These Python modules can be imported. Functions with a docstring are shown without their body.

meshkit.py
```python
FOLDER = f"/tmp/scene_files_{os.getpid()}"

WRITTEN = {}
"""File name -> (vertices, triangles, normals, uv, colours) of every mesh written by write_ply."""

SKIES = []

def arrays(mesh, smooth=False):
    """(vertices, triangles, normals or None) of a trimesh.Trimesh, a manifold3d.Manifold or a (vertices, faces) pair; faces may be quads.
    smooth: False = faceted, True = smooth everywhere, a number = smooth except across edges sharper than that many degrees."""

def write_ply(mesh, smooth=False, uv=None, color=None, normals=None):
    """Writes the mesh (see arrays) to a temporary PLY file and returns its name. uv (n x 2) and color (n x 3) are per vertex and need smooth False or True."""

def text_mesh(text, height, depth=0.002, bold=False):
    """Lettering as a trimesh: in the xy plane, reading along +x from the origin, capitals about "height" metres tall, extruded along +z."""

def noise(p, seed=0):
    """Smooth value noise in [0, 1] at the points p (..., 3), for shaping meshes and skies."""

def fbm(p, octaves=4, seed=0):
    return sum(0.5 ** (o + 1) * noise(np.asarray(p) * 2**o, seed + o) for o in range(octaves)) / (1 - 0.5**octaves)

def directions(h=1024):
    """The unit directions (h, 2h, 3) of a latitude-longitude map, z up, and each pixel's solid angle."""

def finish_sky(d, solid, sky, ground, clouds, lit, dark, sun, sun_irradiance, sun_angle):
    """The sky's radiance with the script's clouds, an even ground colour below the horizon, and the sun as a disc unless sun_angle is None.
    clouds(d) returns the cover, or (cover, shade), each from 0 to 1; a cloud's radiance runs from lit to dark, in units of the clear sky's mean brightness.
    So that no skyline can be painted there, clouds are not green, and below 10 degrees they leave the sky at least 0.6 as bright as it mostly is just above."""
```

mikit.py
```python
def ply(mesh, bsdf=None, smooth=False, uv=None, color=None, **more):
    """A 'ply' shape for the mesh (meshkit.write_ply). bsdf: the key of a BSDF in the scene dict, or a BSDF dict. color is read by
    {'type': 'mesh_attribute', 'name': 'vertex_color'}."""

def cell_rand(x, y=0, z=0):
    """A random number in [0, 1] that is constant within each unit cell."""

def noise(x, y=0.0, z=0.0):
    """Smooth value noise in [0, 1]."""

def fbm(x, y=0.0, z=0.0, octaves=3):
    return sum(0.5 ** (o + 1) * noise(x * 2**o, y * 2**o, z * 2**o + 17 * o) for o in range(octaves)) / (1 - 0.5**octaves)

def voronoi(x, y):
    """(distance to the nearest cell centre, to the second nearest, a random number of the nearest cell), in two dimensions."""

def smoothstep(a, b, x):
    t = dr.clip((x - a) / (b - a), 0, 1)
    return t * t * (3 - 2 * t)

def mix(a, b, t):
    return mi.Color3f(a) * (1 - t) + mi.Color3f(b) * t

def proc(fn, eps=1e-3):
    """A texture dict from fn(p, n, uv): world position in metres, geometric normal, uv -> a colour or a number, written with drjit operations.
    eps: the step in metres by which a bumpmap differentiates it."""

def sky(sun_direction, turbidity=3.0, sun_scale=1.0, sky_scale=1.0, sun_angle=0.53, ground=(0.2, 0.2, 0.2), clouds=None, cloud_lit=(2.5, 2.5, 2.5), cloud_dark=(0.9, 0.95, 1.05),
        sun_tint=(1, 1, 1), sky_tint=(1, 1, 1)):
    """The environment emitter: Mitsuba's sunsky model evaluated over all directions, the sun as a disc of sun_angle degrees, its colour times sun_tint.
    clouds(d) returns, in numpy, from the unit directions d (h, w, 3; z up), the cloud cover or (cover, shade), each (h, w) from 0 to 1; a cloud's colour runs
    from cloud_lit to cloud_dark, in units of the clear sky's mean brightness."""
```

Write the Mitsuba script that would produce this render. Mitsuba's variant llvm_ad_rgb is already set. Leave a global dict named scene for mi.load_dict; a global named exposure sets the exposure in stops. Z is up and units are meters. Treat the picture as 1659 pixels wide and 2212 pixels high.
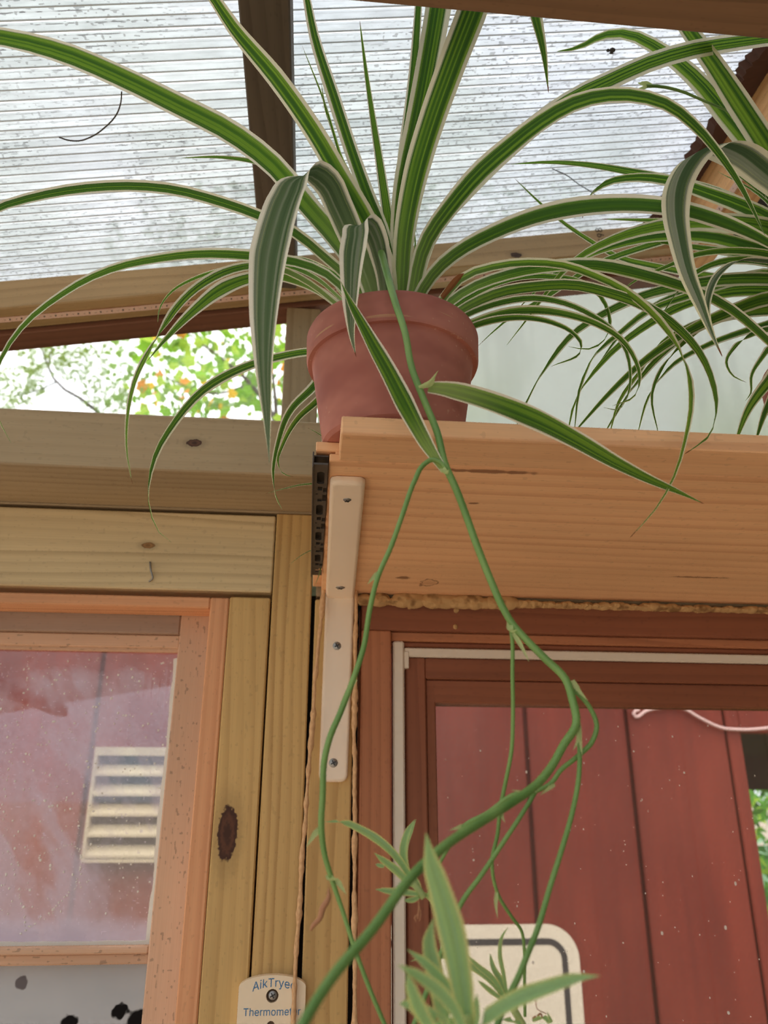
import math, random
import numpy as np, trimesh, manifold3d as m3, drjit as dr, mitsuba as mi
import mikit, meshkit
from mikit import proc, noise, fbm, cell_rand, smoothstep, mix
from shapely.geometry import Polygon, box as sbox, Point
from shapely.ops import unary_union

T = mi.ScalarTransform4f
scene, labels = {'type': 'scene'}, {}
random.seed(7)
rng = np.random.default_rng(7)

# ------------------------------------------------------------------ camera, sky, exposure
W_PX, H_PX, F = 1659, 2212, 1662.0
PITCH, YAW, ROLL = map(math.radians, (20.763, 5.228, 0.182))
exposure = 2.83
fwd = np.array([math.sin(YAW) * math.cos(PITCH), math.cos(YAW) * math.cos(PITCH), math.sin(PITCH)])
_rt = np.array([math.cos(YAW), -math.sin(YAW), 0.0])
_up = np.cross(_rt, fwd)
right = math.cos(ROLL) * _rt + math.sin(ROLL) * _up
up = -math.sin(ROLL) * _rt + math.cos(ROLL) * _up
scene['camera'] = {'type': 'thinlens', 'fov_axis': 'x', 'fov': 2 * math.degrees(math.atan(W_PX / 2 / F)), 'near_clip': 0.01, 'far_clip': 300.0,
                   'aperture_radius': 0.0012, 'focus_distance': 0.50,
                   'to_world': T().look_at(origin=[0, 0, 0], target=fwd.tolist(), up=up.tolist())}


def clouds(d):
    n = meshkit.fbm(d * 3.0 + 5.1, 4, 3)
    glow = np.clip(d @ (np.array([-0.62, 0.42, 0.66]) / 1.0), 0, 1) ** 6
    cover = np.clip(0.62 + 1.4 * (n - 0.42), 0, 1)
    return np.clip(cover + 0.7 * d[..., 2] - 0.15, 0, 1), np.clip(1.0 - 0.95 * np.clip(d[..., 2], 0, 1) - 0.6 * glow - 0.8 * (n - 0.5), 0, 1)   # an overcast sky is brightest overhead


scene['sky'] = mikit.sky((-0.55, 0.35, 0.75), turbidity=4.0, sun_scale=0.0, sky_scale=1.0, ground=(0.30, 0.25, 0.20), clouds=clouds,
                         cloud_lit=(6.2, 6.15, 6.05), cloud_dark=(1.35, 1.4, 1.5))


# ------------------------------------------------------------------ helpers
def at(px, py, y):
    """The point that a pixel of the photograph shows, on the upright plane y metres in front of the camera."""
    d = (px - W_PX / 2) / F * right - (py - H_PX / 2) / F * up + fwd
    return d * (y / d[1])


def lin(r, g, b):
    c = np.array([r, g, b]) / 255.0
    return [float(x) for x in np.where(c <= 0.04045, c / 12.92, ((c + 0.055) / 1.055) ** 2.4)]


def C(*rgb):
    return mi.Color3f(*lin(*rgb))


def numbered(key):
    if key not in scene and not any(k.startswith(key + '__') for k in scene):
        return key
    n = 1
    while f'{key}_{n:03d}' in scene or any(k.startswith(f'{key}_{n:03d}__') for k in scene):
        n += 1
    return f'{key}_{n:03d}'


def put(key, shape, label=None, cat=None, group=None, kind=None):
    key = numbered(key)
    scene[key] = shape
    say(key, label, cat, group, kind)
    return key


def say(key, label=None, cat=None, group=None, kind=None):
    d = {k: v for k, v in (('label', label), ('category', cat), ('group', group), ('kind', kind)) if v}
    if d:
        labels[key] = d


def ply(mesh, mat, smooth=False, **kw):
    return mikit.ply(mesh, mat, smooth=smooth, **kw)


def join(ms):
    return trimesh.util.concatenate([m if isinstance(m, trimesh.Trimesh) else trimesh.Trimesh(*m, process=False) for m in ms])


def hullbox(lo, hi, ch=0.0012):
    lo, hi = np.array(lo, float), np.array(hi, float)
    ch = min(ch, 0.3 * (hi - lo).min())
    pts = []
    for s in np.ndindex(2, 2, 2):
        c = np.where(s, hi, lo)
        inn = np.where(s, -1, 1) * ch
        for k in range(3):
            q = c + inn
            q[k] = c[k]
            pts.append(q)
    return trimesh.convex.convex_hull(np.array(pts))


def wood_uv(mesh, grain, tint, seed):
    """Explodes the mesh and gives it uv in metres: u along the grain, v across it; v's tens say which tint."""
    r = np.random.default_rng(seed)
    v = mesh.triangles.reshape(-1, 3)
    f = np.arange(len(v)).reshape(-1, 3)
    n = np.repeat(np.abs(mesh.face_normals), 3, axis=0)
    other = [k for k in range(3) if k != grain]
    flat = n[:, other[0]] > n[:, other[1]]
    across = np.where(flat, v[:, other[1]], v[:, other[0]] + 0.31)
    end = n[:, grain] > 0.8
    u = np.where(end, 0.0, v[:, grain]) + r.uniform(0, 3)
    across = across + r.uniform(1.5, 3.0)
    return v, f, np.stack([u, np.clip(across, 0.01, 9.9) + 10 * tint], 1)


_seed = [100]


def board(key, lo, hi, grain, tint, M=None, ch=0.0012, seed=None, mesh=None, mat='wood', **kw):
    _seed[0] += 1
    m = mesh if mesh is not None else hullbox(lo, hi, ch)
    v, f, uv = wood_uv(m, grain, tint, seed or _seed[0])
    if M is not None:
        v = v @ M[:3, :3].T + M[:3, 3]
    return put(key, ply((v, f), mat, uv=uv), **kw)


def spline(P, n):
    P = np.asarray(P, float)
    Q = np.vstack([2 * P[0] - P[1], P, 2 * P[-1] - P[-2]])
    d = np.linalg.norm(np.diff(P[:, :3], axis=0), axis=1)
    s = np.concatenate([[0], np.cumsum(d)])
    out = []
    for t in np.linspace(0, s[-1], n):
        i = min(np.searchsorted(s, t, side='right') - 1, len(d) - 1)
        u = (t - s[i]) / max(d[i], 1e-9)
        a, b, c, e = Q[i], Q[i + 1], Q[i + 2], Q[i + 3]
        # centripetal-like tangents scaled by neighbouring segment lengths
        d0 = d[i - 1] if i > 0 else d[i]
        d2 = d[i + 1] if i + 1 < len(d) else d[i]
        m1 = ((b - a) / d0 * d[i] + (c - b) * d0 / d[i]) * d[i] / (d0 + d[i])
        m2 = ((c - b) * d2 / d[i] + (e - c) / d2 * d[i]) * d[i] / (d2 + d[i])
        u2, u3 = u * u, u * u * u
        out.append((2 * u3 - 3 * u2 + 1) * b + (u3 - 2 * u2 + u) * m1 + (-2 * u3 + 3 * u2) * c + (u3 - u2) * m2)
    return np.array(out)


def tube(P, r, sides=8, n=None):
    """A round closed tube along the points P; r is a radius or one per point."""
    P = np.asarray(P, float)
    r = np.broadcast_to(np.asarray(r, float), (len(P),))
    if n:
        Q = spline(np.column_stack([P, r]), n)
        P, r = Q[:, :3], np.maximum(Q[:, 3], 1e-5)
    t = np.gradient(P, axis=0)
    t /= np.linalg.norm(t, axis=1, keepdims=True) + 1e-12
    a = np.cross(t[0], [0.3, 0.5, 0.8])
    V, Fc = [], []
    for k in range(len(P)):
        a = a - t[k] * (a @ t[k])
        a /= np.linalg.norm(a)
        b = np.cross(t[k], a)
        for j in range(sides):
            w = 2 * math.pi * j / sides
            V.append(P[k] + r[k] * (math.cos(w) * a + math.sin(w) * b))
    for k in range(len(P) - 1):
        for j in range(sides):
            p, q = k * sides + j, k * sides + (j + 1) % sides
            Fc += [[p, q, q + sides], [p, q + sides, p + sides]]
    V += [P[0], P[-1]]
    e = len(V) - 2
    for j in range(sides):
        Fc.append([e, (j + 1) % sides, j])
        Fc.append([e + 1, (len(P) - 1) * sides + j, (len(P) - 1) * sides + (j + 1) % sides])
    return trimesh.Trimesh(np.array(V), np.array(Fc), process=False)


def lathe(prof, seg=96, start=0.0):
    return trimesh.creation.revolve(np.array(prof), sections=seg)


def extr(poly, h, axis='y', y0=0.0):
    """Extrudes a polygon given in (x, z) along y from y0 to y0 + h."""
    m = trimesh.creation.extrude_polygon(poly, h, engine='earcut')
    v = m.vertices.copy()
    m.vertices = np.column_stack([v[:, 0], y0 + v[:, 2], v[:, 1]])
    m.invert()
    m.fix_normals()
    return m


def softslab(poly, h, r, y0, steps=4):
    """A slab with rounded front edges (front towards -y): stacked offsets of the outline."""
    layers = [(r * (1 - math.cos(a)), r * (1 - math.sin(a))) for a in np.linspace(0, math.pi / 2, steps + 1)][::-1]
    n, rings = 160, []
    for off_y, inset in [(r * (1 - math.sin(a)), r * (1 - math.cos(a))) for a in np.linspace(math.pi / 2, 0, steps + 1)]:
        q = poly.buffer(-max(inset, 1e-6))
        rings.append((np.array([q.exterior.interpolate(t, normalized=True).coords[0] for t in np.linspace(0, 1, n, endpoint=False)]), y0 + off_y))
    rings.append((rings[-1][0], y0 + h))
    # align starting points
    for k in range(1, len(rings)):
        a = rings[k][0]
        if (np.cross(a, np.roll(a, -1, 0)).sum() > 0) != (np.cross(rings[0][0], np.roll(rings[0][0], -1, 0)).sum() > 0):
            a = a[::-1]
        j = np.argmin(np.linalg.norm(a - rings[k - 1][0][0], axis=1))
        rings[k] = (np.roll(a, -j, 0), rings[k][1])
    V = np.vstack([np.column_stack([a[:, 0], np.full(n, y), a[:, 1]]) for a, y in rings])
    Fc = []
    for k in range(len(rings) - 1):
        for j in range(n):
            p, q = k * n + j, k * n + (j + 1) % n
            Fc += [[p, q, q + n], [p, q + n, p + n]]
    c0, c1 = len(V), len(V) + 1
    V = np.vstack([V, [[rings[0][0][:, 0].mean(), rings[0][1], rings[0][0][:, 1].mean()], [rings[-1][0][:, 0].mean(), rings[-1][1], rings[-1][0][:, 1].mean()]]])
    for j in range(n):
        Fc.append([c0, (j + 1) % n, j])
        Fc.append([c1, (len(rings) - 1) * n + j, (len(rings) - 1) * n + (j + 1) % n])
    m = trimesh.Trimesh(V, np.array(Fc), process=False)
    m.fix_normals()
    return m


# ------------------------------------------------------------------ materials
TINTS = [  # (light wood, late-wood line)
    (C(198, 164, 106), C(158, 118, 66)),    # 0 treated stud, greenish tan
    (C(160, 142, 112), C(134, 112, 80)),    # 1 plate
    (C(226, 180, 136), C(196, 136, 92)),    # 2 shelf pine
    (C(208, 152, 110), C(176, 112, 72)),    # 3 pine stop
    (C(94, 84, 72), C(72, 62, 52)),       # 4 weathered purlin
    (C(124, 84, 66), C(90, 60, 46)),        # 5 red-brown trim
    (C(174, 116, 82), C(144, 88, 60)),       # 6 stained window frame
    (C(202, 164, 134), C(190, 150, 120)),   # 7 old painted sash
    (C(222, 172, 118), C(186, 128, 78)),    # 8 ridge beam
    (C(136, 84, 60), C(106, 60, 42)),        # 9 darker window sash; also the head, darkened for the shelf shadow
    (C(158, 134, 116), C(128, 106, 90)),     # 10 grimy top rail
    (C(180, 152, 112), C(150, 120, 82)),     # 11 rafter
    (C(206, 186, 144), C(152, 128, 86)),     # 12 header
    (C(136, 106, 80), C(104, 80, 60)),       # 13 crossbeam
]
KNOTS = [  # centre, radii in x and z, on faces near that y
    ((-0.0656, 0.70, -0.0233), 0.0082, 0.0215, (70, 38, 22)), ((-0.1082, 0.611, 0.2899), 0.0066, 0.0036, (70, 45, 30)),
    ((0.2145, 0.70, 0.5857), 0.0066, 0.0036, (60, 40, 26)), ((-0.1569, 0.70, 0.2248), 0.006, 0.003, (140, 105, 62)),
]


SHELF_KNOTS = [  # on the shelf's underside: x, y, radii, ring or solid
    (0.0999, 0.6545, 0.0075, 0.012, 1), (0.0757, 0.640, 0.0065, 0.006, 0), (0.1004, 0.4595, 0.0045, 0.0022, 0), (0.33, 0.612, 0.030, 0.0022, 0), (0.098, 0.408, 0.034, 0.0030, 0)]


def wood_fn(p, n, uv):
    k = dr.floor(uv.y / 10)
    v = uv.y - 10 * k
    u = uv.x
    warp = fbm(u * 1.3, v * 7.0, k, 2) * 0.050 + fbm(u * 5.0, v * 50.0, k + 5, 2) * 0.005
    warp = warp + dr.select((k == 12) | (k == 0), fbm(u * 2.4, v * 4.0, k + 2, 2) * 0.045, 0.0)
    ring = (v + warp) / dr.select(k == 2, 0.017, 0.0105)
    fr = ring - dr.floor(ring)
    line = smoothstep(0.30, 0.93, fr) * (1 - smoothstep(0.93, 1.0, fr))
    line = line * (0.2 + 0.8 * cell_rand(dr.floor(ring), k))
    fib = noise(u * 22.0, v * 1400.0, k)
    blot = fbm(u * 6.0, v * 18.0, k + 9, 3)
    a, b = mi.Color3f(0), mi.Color3f(0)
    for i, (l, d) in enumerate(TINTS):
        a = dr.select(k == i, l, a)
        b = dr.select(k == i, d, b)
    soft = dr.select((k == 7) | (k == 10), 0.12, dr.select((k == 6) | (k == 9), 0.5, dr.select((k == 2) | (k == 1) | (k == 11) | (k == 12), 0.5, 0.65)))
    c = mix(a, b, line * soft)
    c = c * (0.95 + 0.07 * fib + 0.26 * (blot - 0.5))
    speck = smoothstep(0.84, 0.90, noise(u * 260.0, v * 620.0, k + 3)) * dr.select(k == 7, 0.35, 0.10)
    c = c * (1 - speck)
    for (cx, cy, cz), rx, rz, col in KNOTS:
        wob = 0.25 * (noise(p.x * 600, p.z * 600, 2) - 0.5)
        q = dr.sqrt(dr.square((p.x - cx) / rx) + dr.square((p.z - cz) / rz)) + wob
        on = (dr.abs(p.y - cy) < 0.003)
        inner = mix(lin(*col), lin(col[0] + 28, col[1] + 20, col[2] + 14), smoothstep(0.3, 0.0, dr.abs(q - 0.55)))
        c = dr.select(on, mix(c, inner, 1 - smoothstep(0.9, 1.05, q)), c)
        halo = dr.select(on, 0.35 * smoothstep(2.2, 1.0, q), 0.0)
        c = c * (1 - halo * 0.6)
    under = (dr.abs(p.z - 0.1831) < 0.0006) & (k == 2)
    for cx, cy, rx, ry, ring_only in SHELF_KNOTS:
        q = dr.sqrt(dr.square((p.x - cx) / rx) + dr.square((p.y - cy) / ry)) + 0.5 * (noise(p.x * 300, p.y * 300, 5) - 0.5)
        m = smoothstep(0.22, 0.0, dr.abs(q - 0.9)) + 0.25 * smoothstep(0.9, 0.5, q) if ring_only else smoothstep(1.1, 0.5, q)
        c = dr.select(under, mix(c, lin(112, 70, 44), 0.75 * m), c)
    return c


def wood_bump(p, n, uv):
    k = dr.floor(uv.y / 10)
    v = uv.y - 10 * k
    return noise(uv.x * 18.0, v * 900.0, k) + 0.6 * noise(uv.x * 60, v * 200, k)


scene['wood'] = {'type': 'twosided', 'b': {'type': 'principled', 'base_color': proc(wood_fn), 'roughness': 0.62, 'specular': 0.35}}
scene['wood_dull'] = scene['wood']


def plain(name, rgb, rough=0.6, metallic=0.0, spec=0.5, **kw):
    scene[name] = {'type': 'twosided', 'b': {'type': 'principled', 'base_color': {'type': 'rgb', 'value': lin(*rgb)}, 'roughness': rough, 'metallic': metallic, 'specular': spec, **kw}}


plain('black_gap', (14, 12, 10), 0.9)
plain('white_enamel', (232, 216, 194), 0.38)
plain('white_strip', (214, 206, 190), 0.5)
plain('screw_steel', (150, 150, 148), 0.35, 0.8)
plain('screw_slot', (30, 30, 30), 0.6)
plain('dark_brown_dirt', (84, 58, 48), 0.95)
plain('tan_plastic', (176, 160, 128), 0.5)
plain('dark_tan', (58, 50, 40), 0.8)
plain('sign_white', (208, 194, 170), 0.5)
plain('sign_black', (44, 42, 40), 0.45)
plain('thermo_cream', (226, 208, 178), 0.4)
plain('blue_ink', (52, 104, 150), 0.6)
plain('stamp_ink', (70, 56, 42), 0.8)
plain('hole_brown', (92, 72, 52), 0.7)
plain('cord_pink', (214, 178, 170), 0.6)
plain('putty', (216, 214, 204), 0.6)
plain('dead_leaf', (150, 96, 56), 0.8)
plain('dead_root', (164, 116, 84), 0.8)
plain('carport_dark', (48, 36, 30), 0.9)
plain('bark', (86, 76, 66), 0.9)
plain('twig', (70, 68, 66), 0.9)
plain('floor_brown', (120, 98, 76), 0.9)
plain('bounce_floor', (196, 168, 140), 0.9)  # pale colour set to bounce light onto the shelf underside
plain('roofing', (82, 76, 72), 0.9)

scene['clear_pane'] = {'type': 'thindielectric', 'int_ior': 1.5}


def metal_fn(p, n, uv):
    r = fbm(p.x * 180, p.y * 120, p.z * 180, 3)
    return mix(lin(64, 62, 60), lin(96, 90, 84), r)


scene['worn_steel'] = {'type': 'twosided', 'b': {'type': 'principled', 'base_color': proc(metal_fn), 'roughness': 0.45, 'metallic': 0.6}}


def terra_fn(p, n, uv):
    a = fbm(p.x * 26, p.y * 26, p.z * 40, 4)
    s = noise(p.x * 500, p.y * 500, p.z * 500)
    streak = fbm(p.x * 30, p.y * 30, p.z * 420, 2)
    c = mix(lin(152, 92, 82), lin(180, 120, 106), smoothstep(0.3, 0.75, a))
    salt = smoothstep(0.80, 0.92, s) * smoothstep(0.5, 0.75, a)
    c = mix(c, lin(206, 170, 152), salt * 0.55)
    rub = smoothstep(0.62, 0.72, streak) * smoothstep(0.249, 0.254, p.z) * smoothstep(0.263, 0.258, p.z) * smoothstep(0.45, 0.62, fbm(p.x * 60, p.z * 60, 4.0, 2))
    return mix(c, lin(190, 156, 116), rub * 0.6)


scene['terracotta'] = {'type': 'twosided', 'b': {'type': 'principled', 'base_color': proc(terra_fn), 'roughness': 0.7, 'specular': 0.3}}


def leaf_maker(dark, mid, light):
    def leaf_fn(p, n, uv):
        k = dr.floor(uv.y / 4)
        t = uv.y - 4 * k
        r1, r2, r3 = cell_rand(k, 1), cell_rand(k, 2), cell_rand(k, 3)
        x = uv.x + 0.04 * (noise(t * 5, k) - 0.5)
        a = dr.abs(x - 0.5) * 2
        margin = 0.66 + 0.14 * (r1 - 0.5)
        stripe = noise(x * 15 + 31 * r2, t * 1.6, k)
        fine = noise(x * 90, t * 3.0, k + 7)
        g = mix(lin(*mid), lin(*light), smoothstep(0.45, 0.8, stripe) * (0.5 + 0.4 * r3))
        g = mix(g, lin(*dark), smoothstep(0.55, 0.2, stripe) * 0.55)
        g = g * (0.88 + 0.24 * fine)
        g = mix(g, lin(172, 200, 126), smoothstep(0.32, 0.0, t) * 0.65)
        w = mix(lin(242, 240, 222), lin(226, 224, 160), 0.35 * r3 + 0.3 * smoothstep(0.75, 1.0, t))
        c = mix(g, w, smoothstep(margin - 0.07, margin + 0.07, a + 0.05 * (fine - 0.5)))
        hair = smoothstep(0.02, 0.0, dr.abs(a - margin + 0.16)) * 0.4
        c = mix(c, lin(190, 206, 120), hair)
        tip = smoothstep(0.980, 0.992, t) * dr.select(r2 > 0.45, 1.0, 0.0)
        return mix(c, lin(120, 72, 40), tip)
    return leaf_fn


scene['leaf'] = {'type': 'principledthin', 'base_color': proc(leaf_maker((58, 94, 52), (84, 128, 50), (140, 182, 66))), 'roughness': 0.33, 'diff_trans': 0.95, 'spec_trans': 0.0, 'eta': 1.7}


scene['sheen_leaf'] = {'type': 'principledthin', 'base_color': proc(leaf_maker((64, 90, 62), (96, 118, 84), (152, 160, 142))), 'roughness': 0.3, 'diff_trans': 0.6, 'spec_trans': 0.0, 'eta': 1.8}   # waxy grey-green upper sides, the sky sheen put into the colour


def young_fn(p, n, uv):
    k = dr.floor(uv.y / 4)
    t = uv.y - 4 * k
    a = dr.abs(uv.x - 0.5) * 2
    g = mix(lin(152, 194, 144), lin(172, 210, 132), noise(uv.x * 14, t * 2, k))
    c = mix(g, lin(222, 226, 150), smoothstep(0.60, 0.80, a))
    return mix(c, lin(70, 110, 70), smoothstep(0.12, 0.0, a) * 0.35)


scene['young_leaf'] = {'type': 'principledthin', 'base_color': proc(young_fn), 'roughness': 0.4, 'diff_trans': 0.9, 'spec_trans': 0.0, 'eta': 1.4}


def stem_fn(p, n, uv):
    a = noise(p.x * 130, p.y * 130, p.z * 60)
    return mix(lin(84, 128, 60), lin(120, 156, 84), a)


scene['stem'] = {'type': 'twosided', 'b': {'type': 'principled', 'base_color': proc(stem_fn), 'roughness': 0.42, 'specular': 0.5}}
scene['bract'] = {'type': 'principledthin', 'base_color': {'type': 'rgb', 'value': lin(196, 212, 150)}, 'roughness': 0.5, 'diff_trans': 0.9, 'spec_trans': 0.0}

SLOPE = 0.185
ANG = math.atan(SLOPE)
RX, RZ = -0.0891, 0.5563          # a point of the roof sheet's underside; it climbs by SLOPE along x
MS = np.eye(4)
MS[:3, :3] = [[math.cos(ANG), 0, -math.sin(ANG)], [0, 1, 0], [math.sin(ANG), 0, math.cos(ANG)]]
MS[:3, 3] = [RX, 0, RZ]           # local x runs up the slope, local z leaves the roof


def roof_z(x):
    return RZ + SLOPE * (x - RX)


PITCH_RIB = 0.0096


def skin_fn(p, n, uv):
    f = p.y / PITCH_RIB
    fr = f - dr.floor(f)
    row = dr.floor(f)
    clean = smoothstep(0.085, 0.03, dr.minimum(fr, 1 - fr))                     # the wall between two flutes
    wob = 0.05 * (noise(p.x * 240, row * 3.1, 4.0) - 0.5)
    rough = smoothstep(0.085, 0.025, dr.abs(fr - 0.42 + wob))                   # dirt caught along the flute
    patch = smoothstep(0.25, 0.60, fbm(p.x * 9, p.y * 14, 7.0, 3))
    grit = smoothstep(0.30, 0.70, noise(p.x * 260, row * 5.7, 2.0))
    crumb = smoothstep(0.74, 0.84, noise(p.x * 380, p.y * 620, 6.0)) * patch
    mott = fbm(p.x * 60, p.y * 260, 3.0, 3)
    big = fbm(p.x * 5, p.y * 5, 3.0, 3)
    c = mix(lin(230, 240, 254), lin(204, 217, 222), smoothstep(0.38, 0.75, big))
    c = c * (0.78 + 0.40 * mott)
    c = c * (1 - clean * (0.30 + 0.30 * cell_rand(row, 3)))
    c = c * (1 - rough * (0.15 + 0.65 * grit * patch) * (0.4 + 0.6 * cell_rand(row, 8)))
    return c * (1 - 0.5 * crumb)


def skin_mix(p, n, uv):
    f = p.y / PITCH_RIB
    fr = f - dr.floor(f)
    row = dr.floor(f)
    s = noise(p.x * 9, row * 3.7, 5.0)
    band = smoothstep(0.10, 0.0, dr.abs(fr - 0.16))
    return dr.clip(0.04 + 0.35 * band * smoothstep(0.30, 0.85, s) + 0.06 * cell_rand(row, 5), 0.0, 0.9)


scene['roof_skin'] = {'type': 'blendbsdf', 'weight': proc(skin_mix), 'a': {'type': 'principledthin', 'base_color': proc(skin_fn), 'roughness': 0.4, 'diff_trans': 0.46, 'spec_trans': 0.0},
                      'b': {'type': 'thindielectric', 'int_ior': 1.5}}
scene['roof_rib'] = {'type': 'principledthin', 'base_color': {'type': 'rgb', 'value': lin(214, 216, 214)}, 'roughness': 0.4, 'diff_trans': 1.0, 'spec_trans': 0.0}


def panel_fn(p, n, uv):
    a = fbm(p.x * 6, p.z * 4, 2.0, 3)
    s = fbm(p.x * 40, p.z * 6, 5.0, 3)
    c = mix(lin(238, 244, 240), lin(222, 232, 212), smoothstep(0.42, 0.65, a) * smoothstep(0.55, 0.25, p.z))
    return c * (1 - 0.05 * smoothstep(0.55, 0.75, s))


scene['frosted_panel'] = {'type': 'principledthin', 'base_color': proc(panel_fn), 'roughness': 0.4, 'diff_trans': 1.36, 'spec_trans': 0.0}


def wet_reflect_fn(p, n, uv):
    x, z = p.x, p.z
    c = fbm(x * 30, z * 18, 3.0, 4)
    wipe = smoothstep(0.45, 0.65, fbm((x + 0.75 * z) * 34, (z - 0.9 * x) * 10, 8.0, 4))
    run = smoothstep(0.50, 0.75, noise(x * 420, z * 9, 2.0)) * smoothstep(0.02, 0.10, z) * smoothstep(-0.175, -0.14, x)
    w = 0.16 + 0.34 * (c - 0.45) - 0.20 * wipe - 0.16 * run + 0.16 * smoothstep(-0.14, -0.24, x) * smoothstep(0.115, 0.10, z) + 0.12 * (fbm(x * 160, z * 160, 6.0, 3) - 0.5)
    w = w + 0.6 * smoothstep(-0.086, -0.106, z)                     # thick film along the bottom edge
    w = dr.maximum(w - 0.3 * smoothstep(0.112, 0.128, z), 0.03)  # haze ends at this height, painted as the edge of a sky reflection
    drop = smoothstep(0.90, 0.94, noise(x * 560, z * 560, 4.0)) * 0.25
    return dr.clip(w + drop, 0.02, 0.9)


scene['wet_reflect_pane'] = {'type': 'blendbsdf', 'weight': proc(wet_reflect_fn), 'a': {'type': 'thindielectric', 'int_ior': 1.5},
                     'b': {'type': 'principledthin', 'base_color': {'type': 'rgb', 'value': lin(212, 204, 214)}, 'roughness': 0.4, 'diff_trans': 1.0, 'spec_trans': 0.0}}


def frost_fn(p, n, uv):
    x, z = p.x, p.z
    c = mix(lin(212, 212, 212), lin(194, 198, 200), fbm(x * 14, z * 30, 1.0, 3))
    for cx, cz, r, rgb in ((-0.2288, -0.1385, 0.0055, (130, 124, 126)), (-0.1475, -0.160, 0.007, (40, 38, 38)), (-0.133, -0.167, 0.009, (40, 38, 38)), (-0.187, -0.167, 0.0065, (40, 38, 38))):
        q = dr.sqrt(dr.square(x - cx) + dr.square((z - cz) * 1.15)) / r + 0.5 * (noise(x * 300, z * 300, cx) - 0.5)
        c = mix(c, lin(*rgb), 1 - smoothstep(0.8, 1.1, q))
    return c


scene['frosted_pane'] = {'type': 'principledthin', 'base_color': proc(frost_fn), 'roughness': 0.3, 'diff_trans': 0.8, 'spec_trans': 0.0}


def dusty_fn(p, n, uv):
    return 0.002 + 0.03 * fbm(p.x * 8, p.z * 8, 2.0, 3)


scene['dusty_pane'] = {'type': 'blendbsdf', 'weight': proc(dusty_fn), 'a': {'type': 'thindielectric', 'int_ior': 1.5},
                       'b': {'type': 'principledthin', 'base_color': {'type': 'rgb', 'value': lin(200, 168, 144)}, 'roughness': 0.4, 'diff_trans': 1.0, 'spec_trans': 0.0}}


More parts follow.
